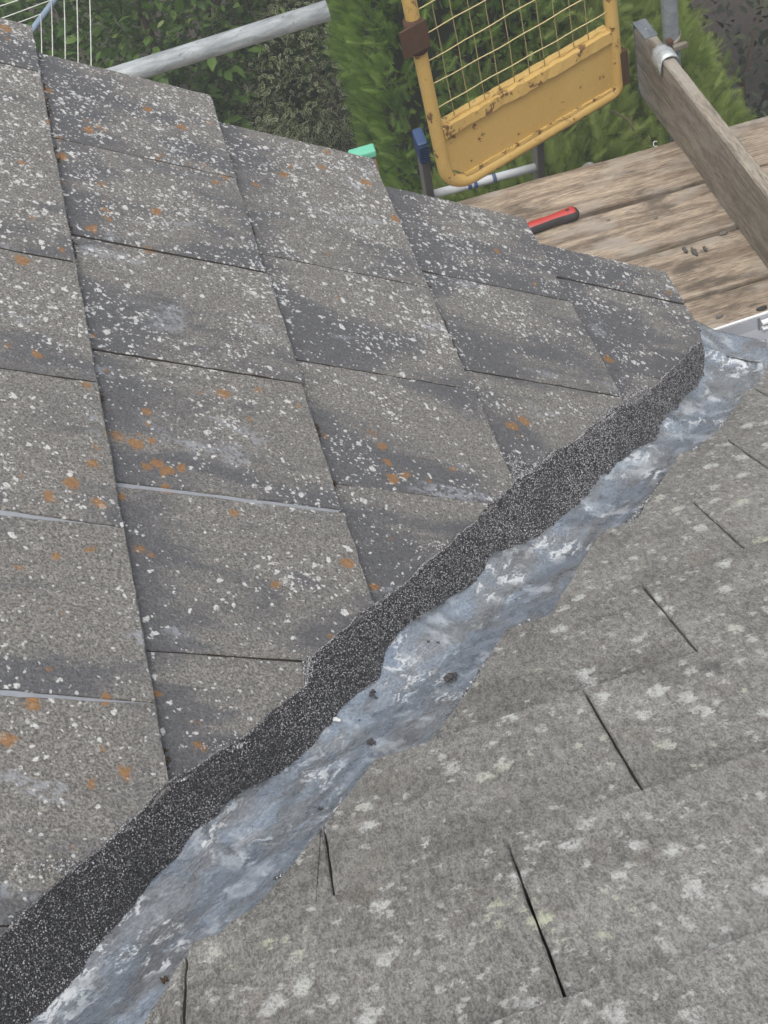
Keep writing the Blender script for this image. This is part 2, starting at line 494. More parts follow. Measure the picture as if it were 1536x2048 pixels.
def mat_galv(name='galvanised_steel', dark=(0.33, 0.355, 0.36), light=(0.62, 0.65, 0.65)):
    k = NT(name)
    O = k.obj()
    n = k.noise(k.vec('MULTIPLY', O, (14, 60, 60)), 1.0, 5, 0.7, 0.4)
    n2 = k.noise(O, 60, 4, 0.7)
    c = k.mix(k.step(n, 0.3, 0.7), dark, light)
    c = k.mix(k.step(n2, 0.62, 0.7, 0, 0.6), c, (0.13, 0.135, 0.135))
    return k.done(c, k.lin(n2, 0.3, 0.7, 0.42, 0.65), 0.35, k.bump(n2, 0.2, 0.001))
def mat_plain(name, c0, c1, rough=0.6, scale=30, metal=0.0, bump=0.2, spec=0.5):
    k = NT(name)
    n = k.noise(k.pos(), scale, 4, 0.6)
    return k.done(k.mix(n, c0, c1), rough, metal, k.bump(n, bump, 0.001), spec)
def mat_leaf(name, c0, c1, c2, edge=None, rough=0.5, trans=0.38):
    k = NT(name)
    r = k.attr('rnd')
    c = k.mix(k.step(r, 0.0, 0.6), c0, c1)
    c = k.mix(k.step(r, 0.7, 1.0), c, c2)
    if edge is not None:
        c = k.mix(k.step(k.attr('rim'), 0.45, 0.75), c, edge)
    k.done(c, rough, 0, None, 0.35)
    tr = k.n('ShaderNodeBsdfTranslucent')
    k.put(tr.inputs['Color'], k.mix(1.0, c, (1.1, 1.25, 0.6), 'MULTIPLY'))
    mx = k.n('ShaderNodeMixShader')
    mx.inputs[0].default_value = trans
    k.t.links.new(k.bsdf.outputs[0], mx.inputs[1])
    k.t.links.new(tr.outputs[0], mx.inputs[2])
    k.t.links.new(mx.outputs[0], k.out.inputs['Surface'])
    return k.m

M_TA, M_TB, M_LIP, M_UND = mat_tile_a(), mat_tile_b(), mat_bare_cement(), mat_underlay()
M_JOINT = mat_plain('dark_joint_fill', (0.016, 0.014, 0.012), (0.050, 0.042, 0.034), 1.0, 160, 0, 0.5, 0.1)  # dark strip just below the face in narrow tile joints
M_ARRIS = mat_plain('pale_arris', (0.26, 0.255, 0.24), (0.46, 0.455, 0.43), 0.9, 130)
M_MORT, M_GRAIN, M_LEAD = mat_mortar(), mat_grain(), mat_lead()
M_BOARD = mat_wood('scaffold_board_wood', (0.205, 0.160, 0.118), (0.410, 0.335, 0.252), (0.098, 0.080, 0.063), 0.85)
M_TOE = mat_wood('toe_board_wood', (0.195, 0.170, 0.135), (0.315, 0.278, 0.224), (0.135, 0.120, 0.100), 0.7, seed=4.0)
M_YEL, M_RUST = mat_yellow(), mat_rust()
M_GALV = mat_galv()
M_GALVD = mat_galv('dull_galvanised_steel', (0.15, 0.17, 0.185), (0.24, 0.265, 0.28))
M_ALU = mat_plain('dull_aluminium', (0.25, 0.235, 0.215), (0.34, 0.32, 0.30), 0.45, 40, 0.4)
M_BLUE = mat_plain('blue_plastic', (0.025, 0.055, 0.14), (0.04, 0.08, 0.19), 0.5)
M_BAND = mat_plain('blue_tape', (0.06, 0.13, 0.36), (0.09, 0.18, 0.45), 0.5)
M_BANDG = mat_plain('grey_blue_tape', (0.10, 0.14, 0.22), (0.14, 0.18, 0.27), 0.5)
M_WHITE = mat_plain('white_coated_metal', (0.76, 0.79, 0.82), (0.84, 0.86, 0.88), 0.35)
M_PVC = mat_plain('weathered_white_plastic', (0.26, 0.27, 0.30), (0.42, 0.43, 0.46), 0.45, 18)
M_PVCW = mat_plain('white_plastic', (0.70, 0.70, 0.71), (0.80, 0.80, 0.80), 0.4, 18)
M_GREEN = mat_plain('mint_green_paint', (0.13, 0.50, 0.33), (0.20, 0.60, 0.42), 0.5)
M_BROWN = mat_plain('brown_timber', (0.20, 0.13, 0.09), (0.32, 0.22, 0.16), 0.8)
M_RED = mat_plain('red_plastic', (0.40, 0.035, 0.03), (0.52, 0.06, 0.05), 0.4, 60)
M_BLACK = mat_plain('black_rubber', (0.028, 0.026, 0.028), (0.055, 0.05, 0.052), 0.6, 60)
M_STEEL = mat_plain('tool_steel', (0.35, 0.35, 0.36), (0.5, 0.5, 0.5), 0.35, 40, 0.9)
M_ROPE = mat_plain('white_plastic_line', (0.55, 0.55, 0.50), (0.70, 0.70, 0.66), 0.6)
M_ARM = mat_plain('blue_grey_metal', (0.22, 0.30, 0.40), (0.36, 0.45, 0.56), 0.4, 20, 0.2)
M_MOSS = mat_plain('dry_brown_moss', (0.035, 0.024, 0.014), (0.11, 0.075, 0.04), 1.0, 120, 0, 0.6, 0.1)
M_WALL = mat_plain('pale_render', (0.42, 0.40, 0.36), (0.54, 0.52, 0.47), 0.9, 12)
M_BARK = mat_plain('brown_bark', (0.06, 0.042, 0.03), (0.14, 0.10, 0.07), 0.95, 40)

# ------------------------------------------------------------------ valley outlines (d along the valley, e across it)
PX_A = [(30,1850),(125,1760),(210,1695),(280,1625),(345,1560),(385,1542),(480,1485),(540,1432),(612,1372),(622,1322),(730,1222),(768,1200),
        (868,1120),(993,1000),(1028,967),(1068,942),(1118,902),(1178,862),(1240,812),(1262,812),(1318,765),(1368,715),(1403,685)]
PX_B = [(65,2048),(175,1940),(200,1895),(250,1835),(300,1780),(360,1715),(390,1665),(480,1595),(550,1555),(615,1500),(640,1465),(700,1400),
        (758,1358),(775,1300),(788,1285),(858,1220),(953,1165),(993,1115),(1048,1090),(1108,1055),(1158,1005),(1208,950),(1308,880),(1338,830),(1393,770),(1403,710)]
PX_C = [(275,2040),(325,1970),(345,1935),(415,1845),(450,1815),(500,1785),(560,1725),(635,1645),(695,1580),(755,1510),(775,1490),(850,1456),
        (943,1350),(1003,1265),(1038,1232),(1090,1208),(1138,1145),(1188,1075),(1268,1018),(1318,955),(1368,895),(1443,840),(1493,775),(1536,725)]
PX_E = [(1392,642),(1420,660),(1470,672),(1536,682)]
A_DE = [de(on_plane(q, NA, 0)) for q in PX_A]
B_DE = [de(on_lead(q)) for q in PX_B]
C_DE = [de(on_plane(q, NB, CB)) for q in PX_C]
E_DE = [de(on_lead(q)) for q in PX_E]
D_LO = -2.35
A_DE = [(D_LO, A_DE[0][1])] + A_DE
B_DE = [(D_LO, B_DE[0][1])] + B_DE
C_DE = [(D_LO, C_DE[0][1])] + C_DE + [(0.20, 0.062)]
def interp(L):
    L = sorted(L)
    ds = np.array([q[0] for q in L]); es = np.array([q[1] for q in L])
    return lambda d: np.interp(d, ds, es)
FA, FB, FC = interp(A_DE), interp(B_DE), interp(C_DE)
_E = sorted(E_DE, key=lambda q: q[1])
FE = lambda e: np.interp(e, [q[1] for q in _E], [q[0] for q in _E])

def clip_rect(poly, x0, x1, y0, y1, taper=None):
    def half(P, f, cut):
        out = []
        for i in range(len(P)):
            a, b = P[i], P[(i + 1) % len(P)]
            fa, fb = f(a), f(b)
            if fa >= 0: out.append(a)
            if (fa >= 0) != (fb >= 0):
                t = fa / (fa - fb)
                out.append((a[0] + t * (b[0] - a[0]), a[1] + t * (b[1] - a[1])))
        return out
    lo = (lambda q: q[1] - y0) if taper is None else (lambda q: q[1] - y0 - taper[0] - (taper[1] - taper[0]) * (q[0] - x0) / (x1 - x0))
    for f in (lambda q: q[0] - x0, lambda q: x1 - q[0], lo, lambda q: y1 - q[1]):
        if len(poly) < 3: return []
        poly = half(poly, f, 0)
    return poly
def area(P):
    return 0.5 * sum(P[i][0] * P[(i + 1) % len(P)][1] - P[(i + 1) % len(P)][0] * P[i][1] for i in range(len(P)))
def rough_outline(P, step=0.022, amp=0.0008, chip=0.25):
    out = []
    for i in range(len(P)):
        a = np.array(P[i]); b = np.array(P[(i + 1) % len(P)])
        L = np.linalg.norm(b - a)
        if L < 1e-4: continue
        n = max(1, int(L / step))
        nv = np.array([(b - a)[1], -(b - a)[0]]) / L
        for j in range(n):
            t = (j + (random.uniform(-0.25, 0.25) if j else 0)) / n
            q = a + (b - a) * t + (nv * random.gauss(0, amp) if j else 0)
            out.append((float(q[0]), float(q[1])))
    return out

# ------------------------------------------------------------------ the house
house = empty('house', (0, 0, GROUND))
tag(house, 'house with two lichen-spotted concrete tile roofs meeting at a lead valley', 'house')

THK = 0.0105
def tile(name, poly, s_tail, g, to3, frame, mats, parent, lip=None, lipmat=1, arris=False, gauge_tilt=0.0125, dn=0.0, amp=0.0005, thk=0.0105):
    """poly in (s, w) with s down the slope; the top face rises towards the tail."""
    if len(poly) < 3: return None
    if area(poly) < 0: poly = poly[::-1]
    if abs(area(poly)) < 0.0006: return None
    P = rough_outline(poly, amp=amp)
    if len(P) < 4: return None
    n = len(P)
    c = np.mean(P, axis=0)
    top = lambda s: -(s_tail - s) / g * gauge_tilt + dn
    V, F, FM = [], [], []
    inner = []
    for i in range(n):                                     # arris set in a little
        a, q, b = (np.array(P[i - 1]), np.array(P[i]), np.array(P[(i + 1) % n]))
        t = b - a; L = np.linalg.norm(t) + 1e-9
        nv = np.array([-t[1], t[0]]) / L                   # inward for ccw
        inner.append(q + nv * random.uniform(0.0014, 0.0030))
    for q in inner: V.append(to3(q[0], q[1], top(q[0])))
    for q in P: V.append(to3(q[0], q[1], top(q[0]) - random.uniform(0.0015, 0.0028)))
    for q in P: V.append(to3(q[0], q[1], top(q[0]) - thk))
    F.append(tuple(range(n)))
    for i in range(n):
        j = (i + 1) % n
        F.append((i, n + i, n + j, j)); F.append((n + i, 2 * n + i, 2 * n + j, n + j))
    F.append(tuple(range(3 * n - 1, 2 * n - 1, -1)))
    FM = [0] * len(F)
    if arris:                                              # the lower arris gets a paler colour
        for i in range(n):
            if P[i][0] > s_tail - 0.006 and P[(i + 1) % n][0] > s_tail - 0.006: FM[1 + 2 * i] = 2
    if lip is not None and len(lip) >= 3:                  # interlocking lip in an open joint, dark fill strip in a narrow one
        if area(lip) < 0: lip = lip[::-1]
        o = len(V); m = len(lip)
        for q in lip: V.append(to3(q[0], q[1], top(q[0]) - (0.0050 if lipmat == 1 else 0.0020)))
        for q in lip: V.append(to3(q[0], q[1], top(q[0]) - thk))
        F.append(tuple(o + i for i in range(m))); FM.append(lipmat)
        for i in range(m):
            j = (i + 1) % m
            F.append((o + i, o + m + i, o + m + j, o + j)); FM.append(lipmat)
    fr = frame(s_tail, c[1])
    ob = mesh_obj(name, V, F, mats, parent, mat=fr, fmat=FM)
    return ob

# --- gable roof slope (falls towards +X)
def a3(s, y, n):
    return (s * math.cos(TH_A) + n * NA[0], y, -s * math.sin(TH_A) + n * NA[2])
def a_frame(s, y):
    return frame_of(a3(s, y, 0), (math.cos(TH_A), 0, -math.sin(TH_A)), NA)
sA = lambda x: x / math.cos(TH_A)
cutA = []
for d, e in A_DE:
    q = xy(d, e + 0.004)
    cutA.append((sA(q[0]), float(q[1])))
# drop the backtracking points so the cut stays simple
verge = [0.643, 0.572, 0.503, 0.430, 0.355, 0.287]           # course -1 .. 4, the verge steps in course by course
region_a = cutA + [(0.0, 0.10), (0.0, 1.2), (-6 * GA, 1.2), (-6 * GA, cutA[0][1])]
V, F = [], []
deck = [(-6 * GA, 0.55), (-6 * GA, -1.62), (-5.2*GA, -1.50)] + [(q[0] - 0.02, q[1] + 0.03) for q in cutA[1:]] + [(-0.02, 0.12), (-0.02, 0.24)]
for n in (-0.045, -0.075):
    V += [a3(s, y, n) for s, y in deck]
m = len(deck)
F = [tuple(range(m)), tuple(range(2 * m - 1, m - 1, -1))] + [(i, i + m, (i + 1) % m + m, (i + 1) % m) for i in range(m)]
slope_a = mesh_obj('roof_slope', V, F, M_UND, house)
slope_a['label'] = 'gable roof slope with white and orange lichen on its tiles'
offs = {-1: 0.030, 0: 0.1213, 1: 0.2115, 2: 0.2865, 3: 0.0717, 4: 0.1707}
open_joint = {(0, 3): (0.026, 0.0015), (0, 4): (0.020, 0.003), (1, 3): (0.0120, 0.0100), (0, 2): (0.001, 0.004), (1, 2): (0.0045, 0.002), (1, 1): (0.0050, 0.0045), (1, 0): (0.0045, 0.0055), (3, 0): (0.0045, 0.0045), (4, 0): (0.0045, 0.004), (2, 2): (0.003, 0.002), (0, 0): (0.001, 0.004)}
jrand = random.Random(3)
for c in range(-1, 5):
    tail = (c - 4) * GA - (0.0 if c < 4 else 0.0)
    yv = verge[c + 1]
    js = [offs[c] - j * WA for j in range(-3, 9)]
    edges = [yv] + [y for y in sorted(js, reverse=True) if y < yv - 0.06]
    for i in range(len(edges) - 1):
        y1, y0 = edges[i], edges[i + 1]
        if y1 < -1.75: continue
        j = int(round((offs[c] - y0) / WA))
        gap = open_joint.get((c, j), jrand.choice(((0.001, 0.002), (0.0014, 0.0014), (0.002, 0.003), (0.0022, 0.0016))))
        dt = random.uniform(-0.003, 0.002)
        rect = (tail - GA - 0.07, tail + dt, y0, y1 - 0.0006)
        poly = clip_rect(region_a, *rect, taper=gap)
        lip = clip_rect(region_a, tail - GA - 0.05, tail + dt - 0.004, y0 + (0.0016 if max(gap) > 0.007 else -0.0004), y0 + max(gap) + 0.003)
        if lip: # the joint narrows downhill
            pass
        tile('roof_tile', poly, tail, GA, a3, a_frame, [M_TA, M_LIP, M_JOINT], slope_a, lip, 1 if max(gap) > 0.007 else 2, dn=random.uniform(-0.001, 0.001))

# --- main roof slope (falls towards +Y)
def b3(s, x, n):
    return (x, YB + s * math.cos(TH_B) + n * NB[1], ZB - s * math.sin(TH_B) + n * NB[2])
def b_frame(s, x):
    return frame_of(b3(s, x, 0), (0, math.cos(TH_B), -math.sin(TH_B)), NB)
sB = lambda y: (y - YB) / math.cos(TH_B)
cutB = []
for d, e in C_DE:
    q = xy(d, e)
    cutB.append((sB(q[1]), float(q[0])))
S_EAVE = 7 * GB - 0.06
cutB = [q for q in cutB if q[0] < S_EAVE - 0.02]
region_b = cutB + [(S_EAVE, cutB[-1][1] + 0.02), (S_EAVE, 1.6), (-3 * GB, 1.6), (-3 * GB, cutB[0][1])]
deck = [(-3 * GB, -1.45)] + [(q[0], q[1] + 0.06) for q in cutB[1:]] + [(S_EAVE - 0.03, cutB[-1][1] + 0.08), (S_EAVE - 0.03, 1.6), (-3 * GB, 1.6)]
V = []
for n in (-0.05, -0.08):
    V += [b3(s, x, n) for s, x in deck]
m = len(deck)
F = [tuple(range(m)), tuple(range(2 * m - 1, m - 1, -1))] + [(i, i + m, (i + 1) % m + m, (i + 1) % m) for i in range(m)]
slope_b = mesh_obj('roof_slope', V, F, M_UND, house)
slope_b['label'] = 'plain grey main roof slope with pale blotches on its tiles'
xg = {-3: -1.21, -2: -1.055, -1: -0.905, 0: -0.754, 1: -0.603, 2: -0.449, 3: -0.283, 4: -0.127, 5: 0.03, 6: 0.187}
for c in range(-3, 7):
    tail = min((c + 1) * GB, S_EAVE)
    js = [xg[c] + j * WB for j in range(-4, 7)]
    for i in range(len(js) - 1):
        x0, x1 = js[i], js[i + 1]
        gap = 0.0030 if i >= 3 else 0.0026
        poly = clip_rect(region_b, tail - GB - 0.06, tail + random.uniform(-0.002, 0.002), x0 + gap / 2, x1 - gap / 2)
        tile('roof_tile', poly, tail, GB, b3, b_frame, [M_TB, M_LIP, M_ARRIS], slope_b, None, 1, True, gauge_tilt=0.0200, dn=random.uniform(-0.0006, 0.0006), amp=0.0004, thk=0.0165)

# --- lead lining of the valley
ND, NE = 420, 40
ds = np.linspace(D_LO, 0.24, ND)
DM = -0.25
V = np.zeros((ND, NE, 3))
for i, d in enumerate(ds):
    e0 = FB(min(d, 0.05)) - (0.05 if d < -0.05 else 0.05 + min(0.11, (d + 0.05) * 0.9))
    e1 = FC(min(d, 0.1)) + 0.05 + (0.10 if d > 0.1 else 0)
    es = np.linspace(e0, e1, NE)
    for j, e in enumerate(es):
        dd = d
        if d > DM:
            dd = DM + (FE(e) - DM) * (d - DM) / (0.24 - DM)
        q = xy(dd, e)
        V[i, j] = (q[0], q[1], z_lead(q[0], q[1]))
VV = V.reshape(-1, 3)
eg = VV[:, 0] * EDIR[0] + VV[:, 1] * EDIR[1]
dg = VV[:, 0] * TDIR[0] + VV[:, 1] * TDIR[1]
Q = np.stack([dg * 0.6, eg, VV[:, 2] * 0], 1)
cr = 1 - np.abs(vnoise(Q, 17, 55, 2)) * 2.2
dent = 0.0042 * vnoise(Q, 12, 3, 2) + 0.0010 * vnoise(Q, 48, 5, 2) + 0.0035 * np.clip(cr, 0, 1) ** 3
# lumps where the lead is dressed over the ends of the battens and laps, and a crease near the gutter
for (px, amp, rad) in (((815, 1275), 0.016, 0.040), ((985, 1130), 0.014, 0.035), ((520, 1610), 0.012, 0.045), ((1340, 845), 0.010, 0.03),
                       ((340, 1790), 0.008, 0.06), ((1150, 1060), 0.008, 0.03)):
    X = on_lead(px); d0, e0 = de(X)
    dent += amp * np.exp(-(((dg - d0) / (rad * 1.4)) ** 2 + ((eg - e0) / rad) ** 2))
k0 = de(on_lead((1455, 722)))
dent += 0.009 * np.exp(-((dg - k0[0] - 0.35 * (eg - k0[1])) / 0.012) ** 2) * (dg > -0.2)
flat = np.clip((FC(dg) - 0.004 - eg) / 0.035, 0, 1)            # dressed flat under the main roof tiles
VV[:, 2] += np.where(dg > -0.06, dent, dent * flat - 0.002 * (1 - flat))
F = [(i * NE + j, i * NE + j + 1, (i + 1) * NE + j + 1, (i + 1) * NE + j) for i in range(ND - 1) for j in range(NE - 1)]
F = [f[::-1] for f in F]
LEADV = VV.copy()
def rest_on_lead(px):
    X = on_lead(px)
    for _ in range(3):
        z = LEADV[np.argmin((LEADV[:, 0] - X[0]) ** 2 + (LEADV[:, 1] - X[1]) ** 2), 2]
        X = on_plane(px, (0, 0, 1), z)
    return X
lead_frame = frame_of((*xy(-0.8, 0.03), 0.6), (TDIR[0], TDIR[1], -TB * TDIR[1]), (0, 0, 1))
lead = mesh_obj('valley_lining', VV, F, M_LEAD, house, smooth=True, mat=lead_frame)
lead['label'] = 'dented blue-grey lead lining in the valley'
md = lead.modifiers.new('thick', 'SOLIDIFY'); md.thickness = 0.002; md.offset = -1

# --- mortar face between the cut edge of the gable tiles and the lead
NDm, NU = 520, 14
dm_ = np.linspace(D_LO, 0.02, NDm)
V = np.zeros((NDm, NU, 3))
nrm = np.zeros((NDm, NU, 3))
def fillet(d, u):
    ea, eb = FA(d), FB(min(d, -0.005))
    p0 = xy(d, ea); p1 = xy(d, eb + 0.002)
    P0 = np.array([p0[0], p0[1], -p0[0] * TA + 0.0015]); P1 = np.array([p1[0], p1[1], z_lead(p1[0], p1[1]) - 0.004])
    bul = 0.003 * math.sin(math.pi * min(max(u, 0), 1))
    return P0 + (P1 - P0) * u + np.array([EDIR[0], EDIR[1], 0.3]) * bul
for i, d in enumerate(dm_):
    for j in range(NU):
        V[i, j] = fillet(d, j / (NU - 1))
V[:, 0, 2] += 0.000
# the top edge turns over the tile face
over = V[:, :1].copy()
w_over = 0.0015 + 0.006 * np.clip(vnoise(V[:, 0], 30, 9, 3) + 0.35, 0, 1)
over[:, 0, 0] -= EDIR[0] * w_over; over[:, 0, 1] -= EDIR[1] * w_over
over[:, 0, 2] = -over[:, 0, 0] * TA - 0.002
V[:, 0, 2] += 0.002
V = np.concatenate([over, V], 1); NU += 1
VV = V.reshape(-1, 3)
nz = 0.0042 * vnoise(VV, 20, 21, 3) + 0.0026 * vnoise(VV, 75, 22, 2)
dv = VV[:, 0] * TDIR[0] + VV[:, 1] * TDIR[1]
nz *= 1 + 0.7 * np.clip((dv + 1.0) / 0.4, 0, 1)
VV[:, 0] += EDIR[0] * nz; VV[:, 1] += EDIR[1] * nz
F = [(i * NU + j, (i + 1) * NU + j, (i + 1) * NU + j + 1, i * NU + j + 1) for i in range(NDm - 1) for j in range(NU - 1)]
mort = mesh_obj('mortar_face', VV, F, M_MORT, house, smooth=True)
mort['label'] = 'dark granular mortar face along the cut tiles'
# its grains
def grains(name, pts, rad, rnd, mat_, parent, flat=1.0):
    pts = np.asarray(pts); n = len(pts)
    base = np.array([(1, 0, 0), (0, 1, 0), (-1, 0, 0), (0, -1, 0), (0, 0, 1), (0, 0, -1)], float)
    fc = np.array([(0, 1, 4), (1, 2, 4), (2, 3, 4), (3, 0, 4), (1, 0, 5), (2, 1, 5), (3, 2, 5), (0, 3, 5)])
    q = RNG.normal(size=(n, 4)); q /= np.linalg.norm(q, axis=1)[:, None]
    w, x, y, z = q.T
    Rm = np.stack([np.stack([1 - 2 * (y * y + z * z), 2 * (x * y - z * w), 2 * (x * z + y * w)], 1),
                   np.stack([2 * (x * y + z * w), 1 - 2 * (x * x + z * z), 2 * (y * z - x * w)], 1),
                   np.stack([2 * (x * z - y * w), 2 * (y * z + x * w), 1 - 2 * (x * x + y * y)], 1)], 1)
    sc = rad[:, None, None] * RNG.uniform(0.65, 1.3, (n, 6, 1))
    vv = np.einsum('nij,kj->nki', Rm, base) * sc
    vv = (vv + pts[:, None, :]).reshape(-1, 3)
    ff = (fc[None] + (np.arange(n) * 6)[:, None, None]).reshape(-1, 3)
    me = bpy.data.meshes.new(name)
    me.vertices.add(len(vv)); me.vertices.foreach_set('co', vv.astype(np.float32).ravel())
    me.loops.add(ff.size); me.loops.foreach_set('vertex_index', ff.astype(np.int32).ravel())
    me.polygons.add(len(ff)); me.polygons.foreach_set('loop_start', np.arange(0, ff.size, 3, dtype=np.int32))
    me.polygons.foreach_set('loop_total', np.full(len(ff), 3, np.int32))
    a = me.attributes.new('rnd', 'FLOAT', 'POINT'); a.data.foreach_set('value', np.repeat(rnd, 6).astype(np.float32))
    me.materials.append(mat_)
    me.update(calc_edges=True)
    o = bpy.data.objects.new(name, me); link(o, parent)
    if parent is not None: o.matrix_basis = world_of(parent).inverted()
    o['kind'] = 'stuff'
    return o
G = VV.reshape(NDm, NU, 3)
NG = 90000
fi = RNG.uniform(0, NDm - 1.001, NG); fj = RNG.uniform(0.3, NU - 1.001, NG)
edge_n = 9000
fj[:edge_n] = np.abs(RNG.normal(0, 0.55, edge_n)) + 0.15
i0 = fi.astype(int); j0 = fj.astype(int); tf = (fi - i0)[:, None]; tj = (fj - j0)[:, None]
pts = (G[i0, j0] * (1 - tf) * (1 - tj) + G[i0 + 1, j0] * tf * (1 - tj) + G[i0, j0 + 1] * (1 - tf) * tj + G[i0 + 1, j0 + 1] * tf * tj)
rad = RNG.uniform(0.0006, 0.0013, NG)
rnd = RNG.uniform(0, 1, NG)
patch = vnoise(pts, 11, 31, 2)
dgr = pts[:, 0] * TDIR[0] + pts[:, 1] * TDIR[1]
rnd = np.clip(rnd * (0.93 + 0.26 * patch + 0.14 * np.clip((dgr + 1.2) / 0.7, -0.4, 1)), 0, 1)
rnd[:edge_n] = np.clip(rnd[:edge_n] + 0.10, 0, 1)
pts[:, 0] += EDIR[0] * 0.0006; pts[:, 1] += EDIR[1] * 0.0006
ex = []
for px, n_, sx, sy in (((1062, 955), 900, 26, 12), ((1030, 930), 260, 9, 14), ((1225, 835), 800, 24, 14), ((1250, 805), 160, 6, 10), ((1300, 790), 350, 30, 10),
                       ((745, 1215), 300, 14, 7), ((618, 1335), 260, 8, 14), ((370, 1560), 240, 12, 9), ((470, 1492), 200, 30, 6), ((900, 1090), 200, 40, 6), ((150, 1735), 260, 50, 8)):
    for _ in range(n_):
        X = on_plane((px[0] + random.gauss(0, sx), px[1] + random.gauss(0, sy)), NA, -0.002)
        if de(X)[1] < FA(de(X)[0]) + 0.004: ex.append(X)
ex = np.array(ex)
pts = np.concatenate([pts, ex]); rad = np.concatenate([rad, RNG.uniform(0.0006, 0.0016, len(ex))]); rnd = np.concatenate([rnd, RNG.uniform(0.35, 1.0, len(ex))])
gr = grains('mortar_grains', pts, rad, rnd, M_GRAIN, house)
# crumbs of mortar along the edge of the main roof tiles and stray ones on the tiles and the lead
P = []
for d in np.linspace(-1.95, -0.02, 1500):
    if vnoise(np.array([[d * 1.0, 0, 0]]), 9, 41, 2)[0] < -0.12: continue
    dd = d + random.gauss(0, 0.004)
    q = xy(dd, FC(dd) - abs(random.gauss(0, 0.004)))
    P.append((q[0], q[1], ZB - (q[1] - YB) * TB - 0.030 + random.uniform(0, 0.010)))
P = np.array(P)
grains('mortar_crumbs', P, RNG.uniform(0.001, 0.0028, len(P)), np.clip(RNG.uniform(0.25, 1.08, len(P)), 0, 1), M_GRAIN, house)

# --- moss lodged along the tile tails of the gable roof
P = []
for c in range(-1, 5):
    s = (c - 4) * GA + 0.002
    for _ in range(13):
        y0 = random.uniform(-1.1, 0.5)
        for _ in range(random.randint(3, 14)):
            y = y0 + random.gauss(0, 0.006)
            d, e = de((s * math.cos(TH_A), y))
            if e > FA(d) - 0.02 or y > verge[c + 1] - 0.09: continue
            P.append(a3(s + abs(random.gauss(0, 0.0022)), y, -0.014 + random.uniform(0, 0.010)))
P = np.array(P)
grains('moss', P, RNG.uniform(0.0010, 0.0026, len(P)), RNG.uniform(0, 1, len(P)), M_MOSS, slope_a)

# --- gutter along the eaves of the main roof, fascia and walls
gy1, gz1 = float(on_plane((1485, 644.5), (0, 0, 1), -0.20)[1]), -0.20
prof = [(gy1, gz1), (gy1 - 0.004, gz1 - 0.03), (gy1 - 0.018, gz1 - 0.06), (gy1 - 0.055, gz1 - 0.072), (gy1 - 0.092, gz1 - 0.072), (gy1 - 0.106, gz1 - 0.066), (gy1 - 0.11, gz1 - 0.06)]
def extrude_x(prof, x0, x1, t):
    outer = prof
    inner = []
    cy = sum(p[0] for p in prof) / len(prof); cz = prof[0][1]
    for y, z in prof:
        inner.append((y + (cy - y) * t / 0.055, z + (cz - z) * t / 0.072))
    ring = outer + inner[::-1]
    n = len(ring)
    V = [(x0, y, z) for y, z in ring] + [(x1, y, z) for y, z in ring]
    F = [(i, (i + 1) % n, n + (i + 1) % n, n + i) for i in range(n)]
    for i in range(len(outer) - 1):
        j = n - 1 - i
        F.append((i, i + 1, j - 1, j)); F.append((n + j, n + j - 1, n + i + 1, n + i))
    return V, F
V, F = extrude_x(prof, 0.03, 2.2, 0.003)
gut = mesh_obj('gutter', V, F, M_PVC, house)
gut['label'] = 'weathered white plastic gutter at the foot of the valley'
box('rim', (1.115, gy1 + 0.001, gz1 + 0.004), (2.17, 0.006, 0.005), M_PVCW, gut, 0.001)
gx = float(on_plane((1519, 650), (0, 1, 0), gy1 - 0.01)[0])
bm = bmesh.new()
for (y, z, h) in ((gy1 - 0.007, gz1 - 0.022, 0.05),):
    box_bm(bm, (gx, y, z), (0.004, 0.004, h))
bm_obj('joint_seal', bm, M_GALVD, gut)
box('gutter_clip', (gx + 0.03, gy1 - 0.011, gz1 - 0.010), (0.05, 0.012, 0.006), M_PVCW, gut, 0.001)
box('gutter_clip', (gx + 0.03, gy1 - 0.013, gz1 - 0.026), (0.05, 0.010, 0.005), M_PVCW, gut, 0.001)
box('fascia', (1.13, gy1 - 0.122, -0.41), (2.2, 0.02, 0.18), M_PVC, house, 0.002)
wall_y = gy1 - 0.14
box('wall', (1.2, wall_y - 0.11, (GROUND - 0.42) / 2), (2.4, 0.2, -GROUND - 0.44), M_WALL, house)
# gable wall following the raked verge
gy = [(0.0 - 0.08, 0.22), (-5.9 * GA * math.cos(TH_A), 0.56)]
V = []
for th in (0, -0.2):
    for x, y in gy:
        V.append((x, y + th, GROUND)); V.append((x, y + th, -x * TA - 0.15))
F = [(0, 2, 3, 1), (4, 5, 7, 6), (0, 1, 5, 4), (2, 6, 7, 3), (1, 3, 7, 5), (0, 4, 6, 2)]
mesh_obj('wall', V, F, M_WALL, house)

# ------------------------------------------------------------------ crumbs on the lead
def crumb(name, px, r, m, label, cat, on=None, n=26, squash=0.7, white=0.0):
    X = rest_on_lead(px)
    parts = []
    rr = random.Random(int(px[0]))
    bm = bmesh.new()
    for _ in range(n):
        o = Vector((rr.gauss(0, r * 0.42), rr.gauss(0, r * 0.42), 0))
        o.z = max(0, r * squash * 1.6 * (1.0 - o.length / r) * rr.uniform(0.3, 1.2))
        res = bmesh.ops.create_icosphere(bm, subdivisions=1, radius=r * rr.uniform(0.20, 0.38))
        for v in res['verts']:
            v.co = v.co * rr.uniform(0.8, 1.2) + o
    ob = bm_obj(name, bm, m, None, frame=Matrix.Translation(Vector(X) + Vector((0, 0, r * 0.55))))
    return tag(ob, label, cat, 'mortar crumbs lying on the lead')
M_CRUMB = mat_plain('crumbly_mortar', (0.020, 0.019, 0.020), (0.10, 0.097, 0.097), 0.8, 420, 0, 0.5)
